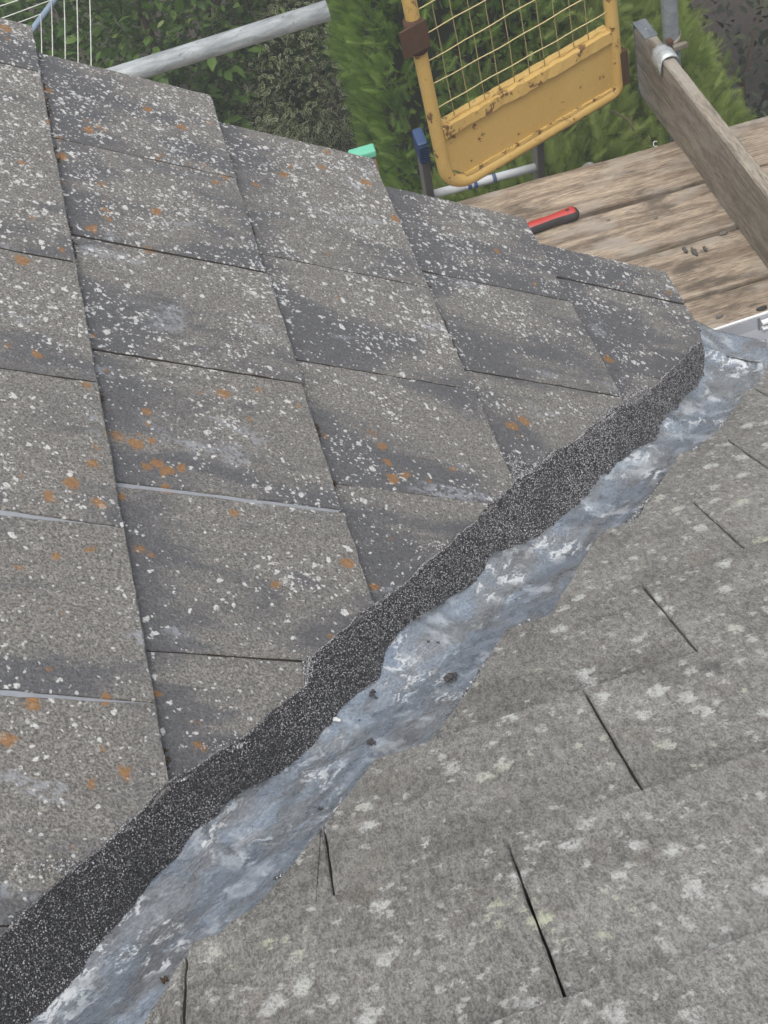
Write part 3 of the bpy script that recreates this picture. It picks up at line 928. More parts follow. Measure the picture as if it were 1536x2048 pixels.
crumb('mortar_crumb', (903, 1364), 0.0097, M_CRUMB, 'largest dark mortar crumb on the lead, near the grey tiles', 'crumb')
crumb('mortar_crumb', (749, 1394), 0.0062, M_CRUMB, 'pointed dark mortar crumb on the lead close to the mortar face', 'crumb', squash=1.5)
crumb('mortar_crumb', (744, 1489), 0.0068, M_CRUMB, 'round dark mortar crumb on the lead beside the grey tile edge', 'crumb')
crumb('mortar_crumb', (857, 1286), 0.0030, M_CRUMB, 'tiny dark crumb on the lead fold, left of a pair', 'crumb', n=14)
crumb('mortar_crumb', (875, 1288), 0.0032, M_CRUMB, 'tiny dark crumb on the lead fold, right of a pair', 'crumb', n=14)
crumb('mortar_crumb', (720, 1442), 0.0022, M_CRUMB, 'very small dark crumb on the lead right of the white flake', 'crumb', n=10)
crumb('mortar_crumb', (641, 1622), 0.0040, M_CRUMB, 'light and dark mortar crumb where a tile joint meets the lead', 'crumb', n=20)
crumb('mortar_crumb', (330, 1965), 0.0045, M_MOSS, 'brown crumb of dirt by the bottom cut grey tile', 'crumb', n=20)
X = rest_on_lead((673, 1443))
V = []
flk = [(-0.0060, 0.0008), (-0.004, 0.0032), (0.001, 0.0034), (0.0042, 0.0012), (0.0068, -0.0006), (0.0050, -0.0030), (0.0005, -0.0022), (-0.0035, -0.0018)]
for h in (0.0055, 0.0035):
    V += [(X[0] + a * IX[0] - b * 1.0 * EDIR[0] * 0.2 + b * 0.3, X[1] + a * IX[1] + b, X[2] + h - 0.2 * a) for a, b in flk]
n = len(flk)
F = [tuple(range(n))[::-1], tuple(range(n, 2 * n))] + [(i, (i + 1) % n, (i + 1) % n + n, i + n) for i in range(n)]
tag(mesh_obj('flake', V, F, mat_plain('white_flake', (0.70, 0.70, 0.68), (0.80, 0.80, 0.78), 0.8)), 'white flake lying on the lead by the mortar face', 'flake')

# ------------------------------------------------------------------ scaffold platform
YAWB = math.radians(-3.15)
bfr = Matrix.Translation((0.10, 1.320, PLAT)) @ Matrix.Rotation(YAWB, 4, 'Z')
def board(y0, y1, x0, x1, dz, label, yaw=0.0):
    L, W = x1 - x0, y1 - y0
    bm = bmesh.new()
    nx = 40
    bmesh.ops.create_grid(bm, x_segments=nx, y_segments=3, size=0.5)
    for v in bm.verts:
        v.co.x = v.co.x * L; v.co.y = v.co.y * W
        v.co.z = 0.0012 * math.sin(v.co.x * 3.1 + y0 * 7) + 0.0008 * math.sin(v.co.x * 11 + y0)
        if abs(abs(v.co.y) - W / 2) < 1e-4:
            v.co.y += random.gauss(0, 0.0009)
    r = bmesh.ops.extrude_face_region(bm, geom=bm.faces[:])
    for v in [g for g in r['geom'] if isinstance(g, bmesh.types.BMVert)]: v.co.z -= 0.038
    bmesh.ops.recalc_face_normals(bm, faces=bm.faces[:])
    top = [e for e in bm.edges if len(e.link_faces) == 2 and abs(e.link_faces[0].normal.dot(e.link_faces[1].normal)) < 0.5]
    bmesh.ops.bevel(bm, geom=top, offset=0.0025, segments=2, affect='EDGES')
    fr = bfr @ Matrix.Translation(((x0 + x1) / 2, (y0 + y1) / 2, dz)) @ Matrix.Rotation(yaw, 4, 'Z')
    o = bm_obj('scaffold_board', bm, M_BOARD, None, frame=fr)
    return tag(o, label, 'board', 'scaffold boards of the platform')
board(0.0100, 0.222, -1.25, 0.80, 0.006, 'outermost scaffold board, along the bushes, under the yellow gate', math.radians(-1.4))
board(-0.2235, -0.0095, -1.25, 1.90, 0.0, 'second scaffold board from the bushes, with the red tool handle on it')
board(-0.4545, -0.2430, -1.25, 1.90, -0.002, 'third scaffold board from the bushes, with dark smudges at its middle')
board(-0.690, -0.4735, -1.25, 1.90, 0.001, 'fourth scaffold board from the bushes, nearest the gutter')
board(0.004, 0.222, 0.808, 1.9, 0.004, 'short scaffold board beyond the toe board, in line with the outermost one', math.radians(-0.8))

# toe board on edge
YT0, YT1 = 0.40, 1.795
tfr = frame_of((0.462, 1.795, PLAT + 0.002), (0.02, -1, 0), (0, 0, 1))   # x along the board towards the house, z up
tb = empty('toe_board'); tb.matrix_basis = tfr
tag(tb, 'grey wooden toe board standing on edge across the scaffold boards', 'toe board')
bm = bmesh.new()
L, H, W = 1.40, 0.25, 0.038
sec = [(0, 0), (0, H - 0.006), (-0.005, H), (-W + 0.004, H), (-W, H - 0.005), (-W, 0)]
nx = 60
rings = []
for i in range(nx + 1):
    x = L * i / nx
    rag = [0, random.gauss(0, 0.0008), random.gauss(0, 0.001), random.gauss(0, 0.0012), random.gauss(0, 0.001), 0]
    cut = max(0, 0.02 - x) * 0.8                     # rounded far end
    rings.append([bm.verts.new((x, -y + 0 * k, max(0.0, z + rag[k] - (cut if z > 0.1 else -cut)))) for k, (y, z) in enumerate([(-s[0], s[1]) for s in sec])])
for i in range(nx):
    for k in range(len(sec)):
        a, b = rings[i], rings[i + 1]; j = (k + 1) % len(sec)
        bm.faces.new((a[k], b[k], b[j], a[j]))
bm.faces.new(rings[0][::-1]); bm.faces.new(rings[-1])
for v in bm.verts: v.co.y = -v.co.y
bmesh.ops.recalc_face_normals(bm, faces=bm.faces[:])
# y of the local frame: z cross x
bm_obj('plank', bm, M_TOE, tb, frame=tfr)
ysgn = 1.0
box('end_band', (0.045, W / 2, H + 0.001), (0.10, W + 0.004, 0.003), M_GALVD, tb, 0.001, frame=tfr)
box('end_band', (-0.001, W / 2, H / 2), (0.003, W + 0.004, H), M_GALVD, tb, 0.001, frame=tfr)
bm = bmesh.new(); bmesh.ops.create_uvsphere(bm, u_segments=10, v_segments=6, radius=0.006)
for v in bm.verts: v.co = Vector((v.co.x + 0.05, v.co.y + W / 2, v.co.z * 0.5 + H + 0.003))
bm_obj('screw', bm, M_STEEL, tb, smooth=True, frame=tfr)

# upright and other tubes
UX, UY = 0.528, 1.655
up = tube('upright_tube', [(UX, UY, GROUND), (UX, UY, 1.2)], 0.0242, M_GALVD, seg=20)
tag(up, 'grey upright scaffold tube rising behind the wooden toe board', 'scaffold tube')
V, F = tube_mesh([(UX, UY, -0.17), (UX, UY, -0.09)], 0.031, 20)
cp = empty('tube_coupler', (UX, UY, -0.13))
tag(cp, 'grey coupler around the upright scaffold tube at the top edge', 'coupler')
tube('collar', [(UX, UY, -0.175), (UX, UY, -0.10)], 0.0315, M_GALVD, cp, 20)
box('bolt_lug', (UX - 0.045, UY - 0.01, -0.14), (0.05, 0.035, 0.05), M_GALVD, cp, 0.006)
ht = tube('handrail_tube', [(-2.2, 1.205, 0.327), (-0.483, 1.195, 0.309)], 0.0242, M_GALV, seg=24,
          frame=frame_of((-1.3, 1.2, 0.32), (1, 0, 0), (0, 0, 1)))
tag(ht, 'pale galvanised scaffold tube jutting out past the lichened roof verge', 'scaffold tube')
st = tube('transom_tube', [(0.215, -0.0 + 0.45, -0.713), (0.215, 1.60, -0.713)], 0.0242, M_GALV, seg=20,
          frame=frame_of((0.215, 1.0, -0.713), (0, 1, 0), (0, 0, 1)))
tag(st, 'galvanised scaffold tube with its round end poking out under the outermost board', 'scaffold tube')

# toe board clip: a saddle over the board and a strap round the upright
clip = empty('board_clip', (0.47, 1.60, PLAT + 0.25))
tag(clip, 'galvanised clip strapping the toe board to the upright tube', 'clip')
V, F = [], []
arc = [(-0.012, -0.050), (-0.010, -0.022), (-0.004, 0.002), (0.010, 0.012), (0.028, 0.012), (0.044, 0.004), (0.052, -0.012)]
for yi in range(5):
    yy = 1.565 + 0.075 * yi / 4
    for (ax, az) in arc:
        V.append((0.462 + 0.02 * (1.795 - yy) * 0 + ax - 0.0 + 0.004, yy + 0.05 * (-az) * 0.4, PLAT + 0.252 + az + 0.004 * math.sin(yi)))
n = len(arc)
F = [(i * n + k, i * n + k + 1, (i + 1) * n + k + 1, (i + 1) * n + k) for i in range(4) for k in range(n - 1)]
sad = mesh_obj('saddle', V, F, M_GALV, clip, smooth=True)
md = sad.modifiers.new('thick', 'SOLIDIFY'); md.thickness = 0.004
ring = [(UX + 0.029 * math.cos(a), UY + 0.029 * math.sin(a), PLAT + 0.25 + 0.012 * math.cos(a)) for a in np.linspace(-2.6, 2.2, 22)]
V, F = [], []
for q in ring:
    V += [(q[0], q[1], q[2] - 0.014), (q[0], q[1], q[2] + 0.014)]
F = [(2 * i, 2 * i + 2, 2 * i + 3, 2 * i + 1) for i in range(len(ring) - 1)]
rg = mesh_obj('strap', V, F, M_RUST and mat_galv('tarnished_strap', (0.13, 0.105, 0.07), (0.27, 0.24, 0.19)), clip, smooth=True)
md = rg.modifiers.new('thick', 'SOLIDIFY'); md.thickness = 0.004
box('lug', (UX + 0.010, UY - 0.042, PLAT + 0.252), (0.045, 0.018, 0.018), rg.data.materials[0], clip, 0.005)
box('rust_plate', (0.510, 1.622, PLAT + 0.272), (0.018, 0.02, 0.012), M_RUST, clip, 0.003)

# little wire hook on the outer board
hk = [(0.41 + 0.007 * math.cos(a), 1.520 + 0.004 * math.sin(a), PLAT + 0.010 + 0.007 * math.sin(a)) for a in np.linspace(0.6, 5.2, 14)]
tag(tube('wire_hook', hk, 0.0013, M_WHITE, seg=6), 'small bright wire hook at the outer board edge by the toe board', 'hook')

# bits of grit on the boards
def grit(px, r, label, m):
    X = on_plane(px, (0, 0, 1), PLAT)
    bm = bmesh.new()
    bmesh.ops.create_icosphere(bm, subdivisions=2, radius=r)
    rr = random.Random(int(px[0] * 3 + px[1]))
    ph = [rr.uniform(0, 6) for _ in range(3)]
    for v in bm.verts:
        s = 1 + 0.22 * math.sin(v.co.x / r * 2.3 + ph[0]) + 0.2 * math.sin(v.co.y / r * 2.9 + ph[1])
        v.co = Vector((v.co.x * s, v.co.y * s * 0.75, v.co.z * 0.45 * s))
    ob = bm_obj('grit', bm, m, None, True, Matrix.Translation(Vector(X) + Vector((0, 0, r * 0.35))))
    tag(ob, label, 'grit', 'bits of grit on the scaffold boards')
M_GRIT = mat_plain('grey_grit', (0.09, 0.085, 0.08), (0.22, 0.21, 0.20), 0.9, 200)
M_GRITD = mat_plain('black_grit', (0.02, 0.02, 0.02), (0.06, 0.06, 0.06), 0.8, 200)
grit((1524, 620), 0.013, 'black lump of grit on the board nearest the gutter, by the right edge', M_GRITD)
grit((1440, 634), 0.010, 'dark grey lump of grit on the nearest board, left of the black one', M_GRIT)
grit((1445, 468), 0.012, 'flat grey stone chip at the board joint under the toe board', M_GRIT)
grit((1312, 437), 0.006, 'small grey chip on the second board right of the tool handle', M_GRIT)
grit((1217, 441), 0.005, 'tiny grey chip on the second board close to the tool handle', M_GRIT)
M_SMUDGE = mat_plain('dark_bitumen_smudge', (0.05, 0.047, 0.042), (0.13, 0.12, 0.10), 0.9, 120)
def smudge(px, w, h, seed, label):
    rr = random.Random(seed)
    X = on_plane(px, (0, 0, 1), PLAT + 0.002)
    pts = []
    for i in range(18):
        a = 2 * math.pi * i / 18
        k = rr.uniform(0.55, 1.1)
        pts.append((X[0] + w * k * math.cos(a), X[1] + h * k * math.sin(a)))
    V = [(x, y, PLAT + 0.0042) for x, y in pts] + [(x, y, PLAT - 0.006) for x, y in pts]
    n = 18
    F = [tuple(range(n))] + [(i, i + n, (i + 1) % n + n, (i + 1) % n) for i in range(n)]
    tag(mesh_obj('tar_smudge', V, F, M_SMUDGE), label, 'smudge', 'dark smudges on the third board')
smudge((1370, 500), 0.006, 0.016, 1, 'leftmost of three dark upright smudges on the third board')
smudge((1388, 503), 0.008, 0.020, 2, 'middle and largest of three dark smudges on the third board')
smudge((1410, 497), 0.005, 0.014, 3, 'rightmost of three dark upright smudges on the third board')

# tool with the red and black grip
P0 = np.array([-0.075, 1.316, PLAT + 0.020]); P1 = on_plane((1157, 424), (0, 0, 1), PLAT + 0.014)
tfr2 = frame_of(P0, P1 - P0, (0, -0.25, 1))
tl = empty('hand_tool'); tl.matrix_basis = tfr2
tag(tl, 'hand tool with a red and black grip lying on the scaffold boards', 'hand tool')
Lh = float(np.linalg.norm(P1 - P0))
def grip(name, m, a0, a1, grow, x0, x1):
    V, F = [], []
    N, S = 26, 16
    for i in range(N + 1):
        x = x0 + (x1 - x0) * i / N
        u = x / Lh
        ry = 0.0165 + 0.0045 * u + 0.0018 * math.sin(u * 9) ; rz = 0.0175 + 0.004 * u
        e = min(1.0, math.sqrt(max(0.02, 1 - max(0, (u - 0.90) / 0.105) ** 2)))
        e *= min(1.0, 0.75 + 2 * u)
        for k in range(S + 1):
            a = a0 + (a1 - a0) * k / S
            V.append((x, (ry * e + grow) * math.cos(a), (rz * e + grow) * math.sin(a)))
    for i in range(N):
        for k in range(S):
            q = i * (S + 1) + k
            F.append((q, q + S + 1, q + S + 2, q + 1))
    F.append(tuple(range(S + 1)))
    F.append(tuple(N * (S + 1) + k for k in range(S, -1, -1)))
    Vw = [tfr2 @ Vector(v) for v in V]
    return mesh_obj(name, Vw, F, m, tl, smooth=True, mat=tfr2)
grip('grip', M_BLACK, 0, 2 * math.pi, 0.0, 0, Lh)
grip('grip_inlay', M_RED, math.radians(5), math.radians(118), 0.0013, 0.004, Lh * 0.93)
box('inlay_mark', (Lh * 0.80, 0.004, 0.0222), (0.012, 0.006, 0.003), M_BLACK, tl, 0.001, frame=tfr2)
tube('shaft', [(-0.11, 0, 0), (0.004, 0, 0)], 0.004, M_STEEL, tl, 10, None)
tl.children[-1].matrix_basis = Matrix.Identity(4)

# ------------------------------------------------------------------ yellow ladder gate
G0 = np.array([-0.236, 1.524]); G1 = np.array([0.376, 1.732])
GW = float(np.linalg.norm(G1 - G0)); GANG = math.atan2(G1[1] - G0[1], G1[0] - G0[0])
gfr = Matrix.Translation((G0[0], G0[1], -0.565)) @ Matrix.Rotation(GANG, 4, 'Z')
gate = empty('ladder_gate'); gate.matrix_basis = gfr
tag(gate, 'rusty yellow steel ladder gate with wire mesh and a kick plate', 'gate')
def gpart(name, V, F, m, parent=gate, smooth=True, wear=0.3):
    Vw = [gfr @ Vector(v) for v in V]
    return mesh_obj(name, Vw, F, m, parent, smooth=smooth, mat=gfr, attr={'wear': np.full(len(Vw), wear)})
RT_ = 0.0205
path = [(0, 0, 1.05)] + [(0, 0, z) for z in np.linspace(1.0, 0.09, 24)]
for a in np.linspace(0, math.pi / 2, 9)[1:]:
    path.append((0.085 * (1 - math.cos(a)), 0, 0.085 * (1 - math.sin(a))))
path += [(x, 0, 0) for x in np.linspace(0.11, GW - 0.03, 16)]
for a in np.linspace(0, math.pi / 2, 6)[1:]:
    path.append((GW - 0.03 + 0.03 * math.sin(a), 0, 0.03 * (1 - math.cos(a))))
path += [(GW, 0, z) for z in np.linspace(0.06, 1.05, 24)]
V, F = tube_mesh(path, RT_, 14)
gpart('frame', V, F, M_YEL, wear=0.38)
# kick plate with a clipped corner
ZT = 0.203
out = [(0.012, 0.075), (0.065, 0.028), (GW - 0.015, 0.010), (GW - 0.012, ZT), (0.012, ZT)]
V = [(x, -0.004, z) for x, z in out] + [(x, 0.0, z) for x, z in out]
n = len(out)
F = [tuple(range(n)), tuple(range(2 * n - 1, n - 1, -1))] + [(i, i + n, (i + 1) % n + n, (i + 1) % n) for i in range(n)]
gpart('kick_plate', V, F, M_YEL, smooth=False, wear=0.06)
def strip(x0, z0, x1, z1, y0, y1, h, name, wear, n=30, jag=0.002):
    V, F = [], []
    for i in range(n + 1):
        t = i / n; x = x0 + (x1 - x0) * t; z = z0 + (z1 - z0) * t
        j = random.gauss(0, jag)
        V += [(x, y0 - abs(j), z - h / 2 + random.gauss(0, jag)), (x, y0, z + h / 2 + random.gauss(0, jag)), (x, y1, z + h / 2 + j * 0.5), (x, y1, z - h / 2)]
    for i in range(n):
        for k in range(4):
            a, b = i * 4 + k, i * 4 + (k + 1) % 4
            F.append((a, a + 4, b + 4, b))
    F += [(0, 1, 2, 3), (n * 4 + 3, n * 4 + 2, n * 4 + 1, n * 4)]
    gpart(name, V, F, M_YEL, smooth=False, wear=wear)
strip(0.016, ZT, GW - 0.016, ZT, -0.016, 0.006, 0.034, 'top_flange', 0.55)
strip(0.06, 0.026, GW - 0.014, 0.020, -0.012, 0.0, 0.010, 'bottom_flange', 0.65, jag=0.0014)
strip(0.020, ZT + 0.021, GW - 0.016, ZT + 0.021, 0.002, 0.024, 0.006, 'shelf_lip', 0.35, jag=0.0016)
gpart('weld_gusset', [(0.045, -0.006, 0.022), (0.11, -0.006, 0.024), (0.11, 0.02, 0.024), (0.045, 0.02, 0.022),
                      (0.045, -0.006, 0.012), (0.11, -0.006, 0.012), (0.11, 0.02, 0.012), (0.045, 0.02, 0.012)],
      [(0, 1, 2, 3), (7, 6, 5, 4), (0, 4, 5, 1), (1, 5, 6, 2), (2, 6, 7, 3), (3, 7, 4, 0)], M_YEL, smooth=False, wear=0.6)
M_WIRE = mat_plain('yellow_wire', (0.50, 0.40, 0.17), (0.62, 0.53, 0.28), 0.5, 60)
M_WIRE2 = mat_plain('dull_yellow_wire', (0.30, 0.24, 0.10), (0.42, 0.35, 0.17), 0.6, 60)
for i in range(10):
    z = ZT + 0.082 + i * 0.079
    pts = [(x, -0.004 + 0.0015 * math.sin(x * 40 + i), z + 0.002 * math.sin(x * 9 + i * 2.1)) for x in np.linspace(0.012, GW - 0.012, 20)]
    V, F = tube_mesh(pts, 0.0017, 6)
    gpart('wire', V, F, M_WIRE)
for i in range(10):
    x = 0.068 + i * 0.0545
    V, F = tube_mesh([(x + 0.001 * math.sin(z * 30 + i), 0.002, z) for z in np.linspace(ZT + 0.015, 1.03, 16)], 0.0014, 6)
    gpart('wire', V, F, M_WIRE2)
gpart('hinge_sleeve', *join([(lambda b: b)(tube_mesh([(-0.005, -0.004, 0.485), (-0.005, -0.004, 0.585)], 0.026, 12))]), M_RUST)
bmx = [(-0.062, -0.03, 0.50), (0.022, -0.03, 0.50), (0.022, -0.022, 0.50), (-0.062, -0.022, 0.50)]
V = bmx + [(x, y, 0.580) for x, y, z in bmx]
gpart('hinge_plate', V, [(3, 2, 1, 0), (4, 5, 6, 7), (0, 1, 5, 4), (1, 2, 6, 5), (2, 3, 7, 6), (3, 0, 4, 7)], M_RUST, smooth=False)
bmx = [(GW + 0.004, -0.020, 0.020), (GW + 0.032, -0.020, 0.020), (GW + 0.032, 0.022, 0.020), (GW + 0.004, 0.022, 0.020)]
V = bmx + [(x, y, 0.135) for x, y, z in bmx]
gpart('hinge_plate', V, [(3, 2, 1, 0), (4, 5, 6, 7), (0, 1, 5, 4), (1, 2, 6, 5), (2, 3, 7, 6), (3, 0, 4, 7)], M_RUST, smooth=False)

# ------------------------------------------------------------------ ladder with blue caps
lad = empty('ladder', (-0.09, 2.25, GROUND))
tag(lad, 'aluminium ladder with ribbed blue end cap and taped white rung', 'ladder')
LT = np.array([0, 1.79, -0.545]); LB = np.array([0, 2.45, GROUND])
ldir = (LT - LB) / np.linalg.norm(LT - LB)
lnorm = np.cross(np.array([1.0, 0, 0]), ldir)
for xs in (-0.250, 0.128):
    o = (xs, LT[1], LT[2])
    fr = frame_of(o, (1, 0, 0), ldir)
    Ls = float(np.linalg.norm(LT - LB))
    s = box('stile', (0, 0, -Ls / 2 - 0.06), (0.026, 0.062, Ls - 0.06), M_ALU, lad, 0.004, frame=fr)
    bm = bmesh.new()
    box_bm(bm, (0, 0, -0.04), (0.034, 0.070, 0.10), 0.010)
    for k in range(8):
        box_bm(bm, (0, -0.0355, -0.004 - k * 0.0105), (0.030, 0.003, 0.0045))
    bm_obj('end_cap', bm, M_BLUE, s, frame=fr)
R0 = on_plane((900, 391), (0, 1, 0), 1.85); 
for k in range(8):
    t = (R0[2] - 0.27 * k)
    c = LB + (LT - LB) * ((t - LB[2]) / (LT[2] - LB[2]))
    z0 = 0.0
    rgo = tube('rung', [(-0.24, c[1], c[2] + 0.006), (0.118, c[1], c[2] - 0.020 if k == 0 else c[2])], 0.0145, M_WHITE, lad, 16)
    if k == 0:
        for px, m in ((940, M_BAND), (952, M_BAND), (990, M_BANDG)):
            X = on_plane((px, 391 - (px - 900) * 0.255), (0, 1, 0), c[1])
            zz = c[2] + 0.006 - 0.026 * (X[0] + 0.24) / 0.358
            tube('tape_band', [(X[0] - 0.006, c[1], zz + 0.0004), (X[0] + 0.006, c[1], zz - 0.0005)], 0.0160, m, rgo, 16)

# timber post with a green painted end beyond the verge
X = on_plane((738, 304), (0, 1, 0), 1.60)
gp = empty('green_topped_post', (X[0], 1.60, GROUND)); 
tag(gp, 'brown timber post with a mint green end showing over the roof verge', 'post')
fr = Matrix.Translation((X[0], 1.60, X[2])) @ Matrix.Rotation(math.radians(-4), 4, 'Z')
box('post_body', (-0.020, 0, (GROUND - X[2]) / 2 - 0.01), (0.070, 0.034, -(GROUND - X[2]) - 0.02), M_BROWN, gp, 0.003, frame=fr)
box('painted_end', (-0.020, 0, 0.002), (0.078, 0.042, 0.022), M_GREEN, gp, 0.005, frame=fr)

# ------------------------------------------------------------------ rotary washing line
CZ = -0.9
C0 = np.array([-2.30, 3.30, CZ])
rot = empty('rotary_washing_line', (C0[0], C0[1], GROUND))
tag(rot, 'rotary washing line with blue-grey arms and white lines above the garden', 'washing line')
tube('mast', [(C0[0], C0[1], GROUND), (C0[0], C0[1], CZ + 0.15)], 0.024, M_ARM, rot, 12)
dirs = [(1, 0.78), (-0.78, 1), (-1, -0.78), (0.78, -1)]
for dx, dy in dirs:
    tube('arm', [(C0[0], C0[1], CZ - 0.35), (C0[0] + dx * 1.25, C0[1] + dy * 1.25, CZ + 0.10)], 0.0135, M_ARM, rot, 10)
for r in (0.72, 0.77, 0.83, 0.89, 0.95, 1.02, 1.09, 1.16):
    pts = [np.array([C0[0] + dx * r, C0[1] + dy * r, CZ - 0.35 + 0.45 * r / 1.25 + 0.013]) for dx, dy in dirs]
    for i in range(4):
        a, b = pts[i], pts[(i + 1) % 4]
        q = [a + (b - a) * t - np.array([0, 0, 0.05 * 4 * t * (1 - t)]) for t in np.linspace(0, 1, 9)]
        tube('line', q, 0.0023, M_ROPE, rot, 5)

# ------------------------------------------------------------------ garden: ground and planting
k = NT('dark_garden_soil')
P = k.pos()
n1, n2 = k.noise(P, 3, 4), k.noise(P, 45, 4, 0.7)
c = k.mix(n2, (0.030, 0.022, 0.018), (0.075, 0.058, 0.047))
c = k.mix(k.step(n1, 0.45, 0.62), c, k.mix(n2, (0.030, 0.040, 0.016), (0.075, 0.095, 0.038)))
M_SOIL = k.done(c, 0.95, 0, k.bump(n2, 0.8, 0.02))
GN = 60
gs = np.concatenate([[-300, -120, -50, -25], np.linspace(-12, 12, GN), [25, 50, 120, 300]])
V = [(x, y + 3, GROUND + (0.06 * math.sin(x * 1.7) * math.cos(y * 1.3) if abs(x) < 12 and abs(y) < 12 else 0)) for y in gs for x in gs]
n = len(gs)
F = [(j * n + i, j * n + i + 1, (j + 1) * n + i + 1, (j + 1) * n + i) for j in range(n - 1) for i in range(n - 1)]
tag(mesh_obj('ground', V, F, M_SOIL, smooth=True), 'dark soil and rough grass of the garden far below', None, None, 'structure')

def rot_to(dirs, twist):
    """orthonormal frames whose x axis follows dirs."""
    x = dirs / np.linalg.norm(dirs, axis=1)[:, None]
    ref = np.where(np.abs(x[:, 2:3]) < 0.95, np.array([[0, 0, 1.0]]), np.array([[1.0, 0, 0]]))
    y = np.cross(ref, x); y /= np.linalg.norm(y, axis=1)[:, None]
    z = np.cross(x, y)
    c, s = np.cos(twist)[:, None], np.sin(twist)[:, None]
    return np.stack([x, c * y + s * z, -s * y + c * z], 2)
def scatter(name, tv, tf, pos, dirs, twist, size, rnd, mat_, parent, trim=None, rims=None):
    tv = np.asarray(tv, float); n = len(pos); m = len(tv)
    Rm = rot_to(dirs, twist)
    vv = np.einsum('nij,kj->nki', Rm, tv) * size[:, None, None] + pos[:, None, :]
    vv = vv.reshape(-1, 3)
    off = np.arange(n) * m
    loops, starts, totals = [], [], []
    ff = np.array(tf)
    fl = (ff[None] + off[:, None, None]).reshape(-1)
    kk = ff.shape[1]
    me = bpy.data.meshes.new(name)
    me.vertices.add(len(vv)); me.vertices.foreach_set('co', vv.astype(np.float32).ravel())
    me.loops.add(len(fl)); me.loops.foreach_set('vertex_index', fl.astype(np.int32))
    nf = len(fl) // kk
    me.polygons.add(nf); me.polygons.foreach_set('loop_start', np.arange(0, len(fl), kk, dtype=np.int32))
    me.polygons.foreach_set('loop_total', np.full(nf, kk, np.int32))
    a = me.attributes.new('rnd', 'FLOAT', 'POINT'); a.data.foreach_set('value', np.repeat(rnd, m).astype(np.float32))
    if rims is not None:
        a = me.attributes.new('rim', 'FLOAT', 'POINT'); a.data.foreach_set('value', np.tile(np.asarray(rims, np.float32), n))
    me.materials.append(mat_)
    me.update(calc_edges=True)
    o = bpy.data.objects.new(name, me); link(o, parent)
    o.matrix_basis = world_of(parent).inverted()
    o['kind'] = 'stuff'
    return o
# leaf templates (x along the leaf)
LEAF_V = [(0, 0, 0), (0.28, 0.17, 0.05), (0.62, 0.20, 0.05), (1, 0, -0.06), (0.62, -0.20, 0.05), (0.28, -0.17, 0.05), (0.30, 0, 0.0), (0.64, 0, 0.01)]
LEAF_F = [(0, 6, 1), (1, 6, 7), (1, 7, 2), (2, 7, 3), (0, 5, 6), (5, 7, 6), (5, 4, 7), (4, 3, 7)]
VAR_V = [(0, 0, 0), (0.45, 0.19, 0.06), (1, 0, -0.08), (0.45, -0.19, 0.06), (0.2, 0, 0), (0.48, 0.09, 0.02), (0.82, 0, -0.03), (0.48, -0.09, 0.02)]
VAR_F = [(0, 4, 5), (0, 5, 1), (1, 5, 6), (1, 6, 2), (0, 7, 4), (0, 3, 7), (3, 6, 7), (3, 2, 6), (4, 7, 5), (5, 7, 6)]
VAR_RIM = [1, 1, 1, 1, 0, 0, 0, 0]
# a flat conifer spray of small pointed blades
SPR_V, SPR_F = [], []
for i in range(9):
    x = i / 9
    for sgn in (-1, 1):
        l = 0.42 * (1 - 0.75 * x) + 0.06
        a = math.radians(38)
        o = len(SPR_V)
        bx, by = x, 0
        tx, ty = x + l * math.cos(a), sgn * l * math.sin(a)
        SPR_V += [(bx - 0.03, by, 0), (bx + 0.05, by, 0.0), (tx, ty, -0.07 * l)]
        SPR_F.append((o, o + 1, o + 2))
o = len(SPR_V); SPR_V += [(0, -0.018, 0), (0, 0.018, 0), (1.12, 0, -0.04)]; SPR_F.append((o, o + 1, o + 2))

def shell(n, c, r, bias=0.55, lump=0.16, seed=1, up=0.25, zmin=None):
    d = RNG.normal(size=(n, 3)); d /= np.linalg.norm(d, axis=1)[:, None]
    rr = RNG.uniform(bias ** 3, 1, n) ** (1 / 3)
    k = 1 + lump * 2 * vnoise(d, 2.6, seed, 3)
    p = np.array(c) + d * np.array(r) * (rr * k)[:, None]
    o = d / np.array(r); o /= np.linalg.norm(o, axis=1)[:, None]
    o[:, 2] += up
    if zmin is not None:
        keep = p[:, 2] > zmin
        p, o, rr = p[keep], o[keep], rr[keep]
    return p, o, rr
def stems(parent, base, tips, r0=0.03):
    for t in tips:
        b = np.array(base, float) + np.array([random.uniform(-.06, .06), random.uniform(-.06, .06), 0]); t = np.array(t, float)
        m = (b + t) / 2 + np.array([random.uniform(-.08, .08), random.uniform(-.08, .08), 0.05])
        tube('stem', [b, m, t], r0, M_BARK, parent, 7, rs=[r0, r0 * 0.7, r0 * 0.25])

def gpt(px, z):
    return on_plane(px, (0, 0, 1), z)

# broadleaf shrub behind the gable verge
M_LAUR = mat_leaf('broad_green_leaf', (0.058, 0.115, 0.028), (0.140, 0.230, 0.058), (0.255, 0.340, 0.098), rough=0.42)
c = gpt((300, 55), -1.75)
sh1 = empty('broadleaf_shrub', (c[0], c[1], GROUND)); tag(sh1, 'broad-leaved green shrub behind the pale scaffold tube', 'shrub')
rad = (0.95, 0.75, 1.05)
p, o, rr = shell(8500, c, rad, 0.60, 0.2, 3, 0.35, GROUND + 0.1)
o += RNG.normal(0, 0.55, o.shape)
scatter('foliage', LEAF_V, LEAF_F, p, o, RNG.uniform(-0.6, 0.6, len(p)), RNG.uniform(0.055, 0.115, len(p)), RNG.uniform(0, 0.75, len(p)), M_LAUR, sh1)
me = bpy.data.meshes.new('leaf')
me.from_pydata([tuple(v) for v in LEAF_V], [], LEAF_F)
me.materials.append(M_LAUR)
leaf_meshes = []
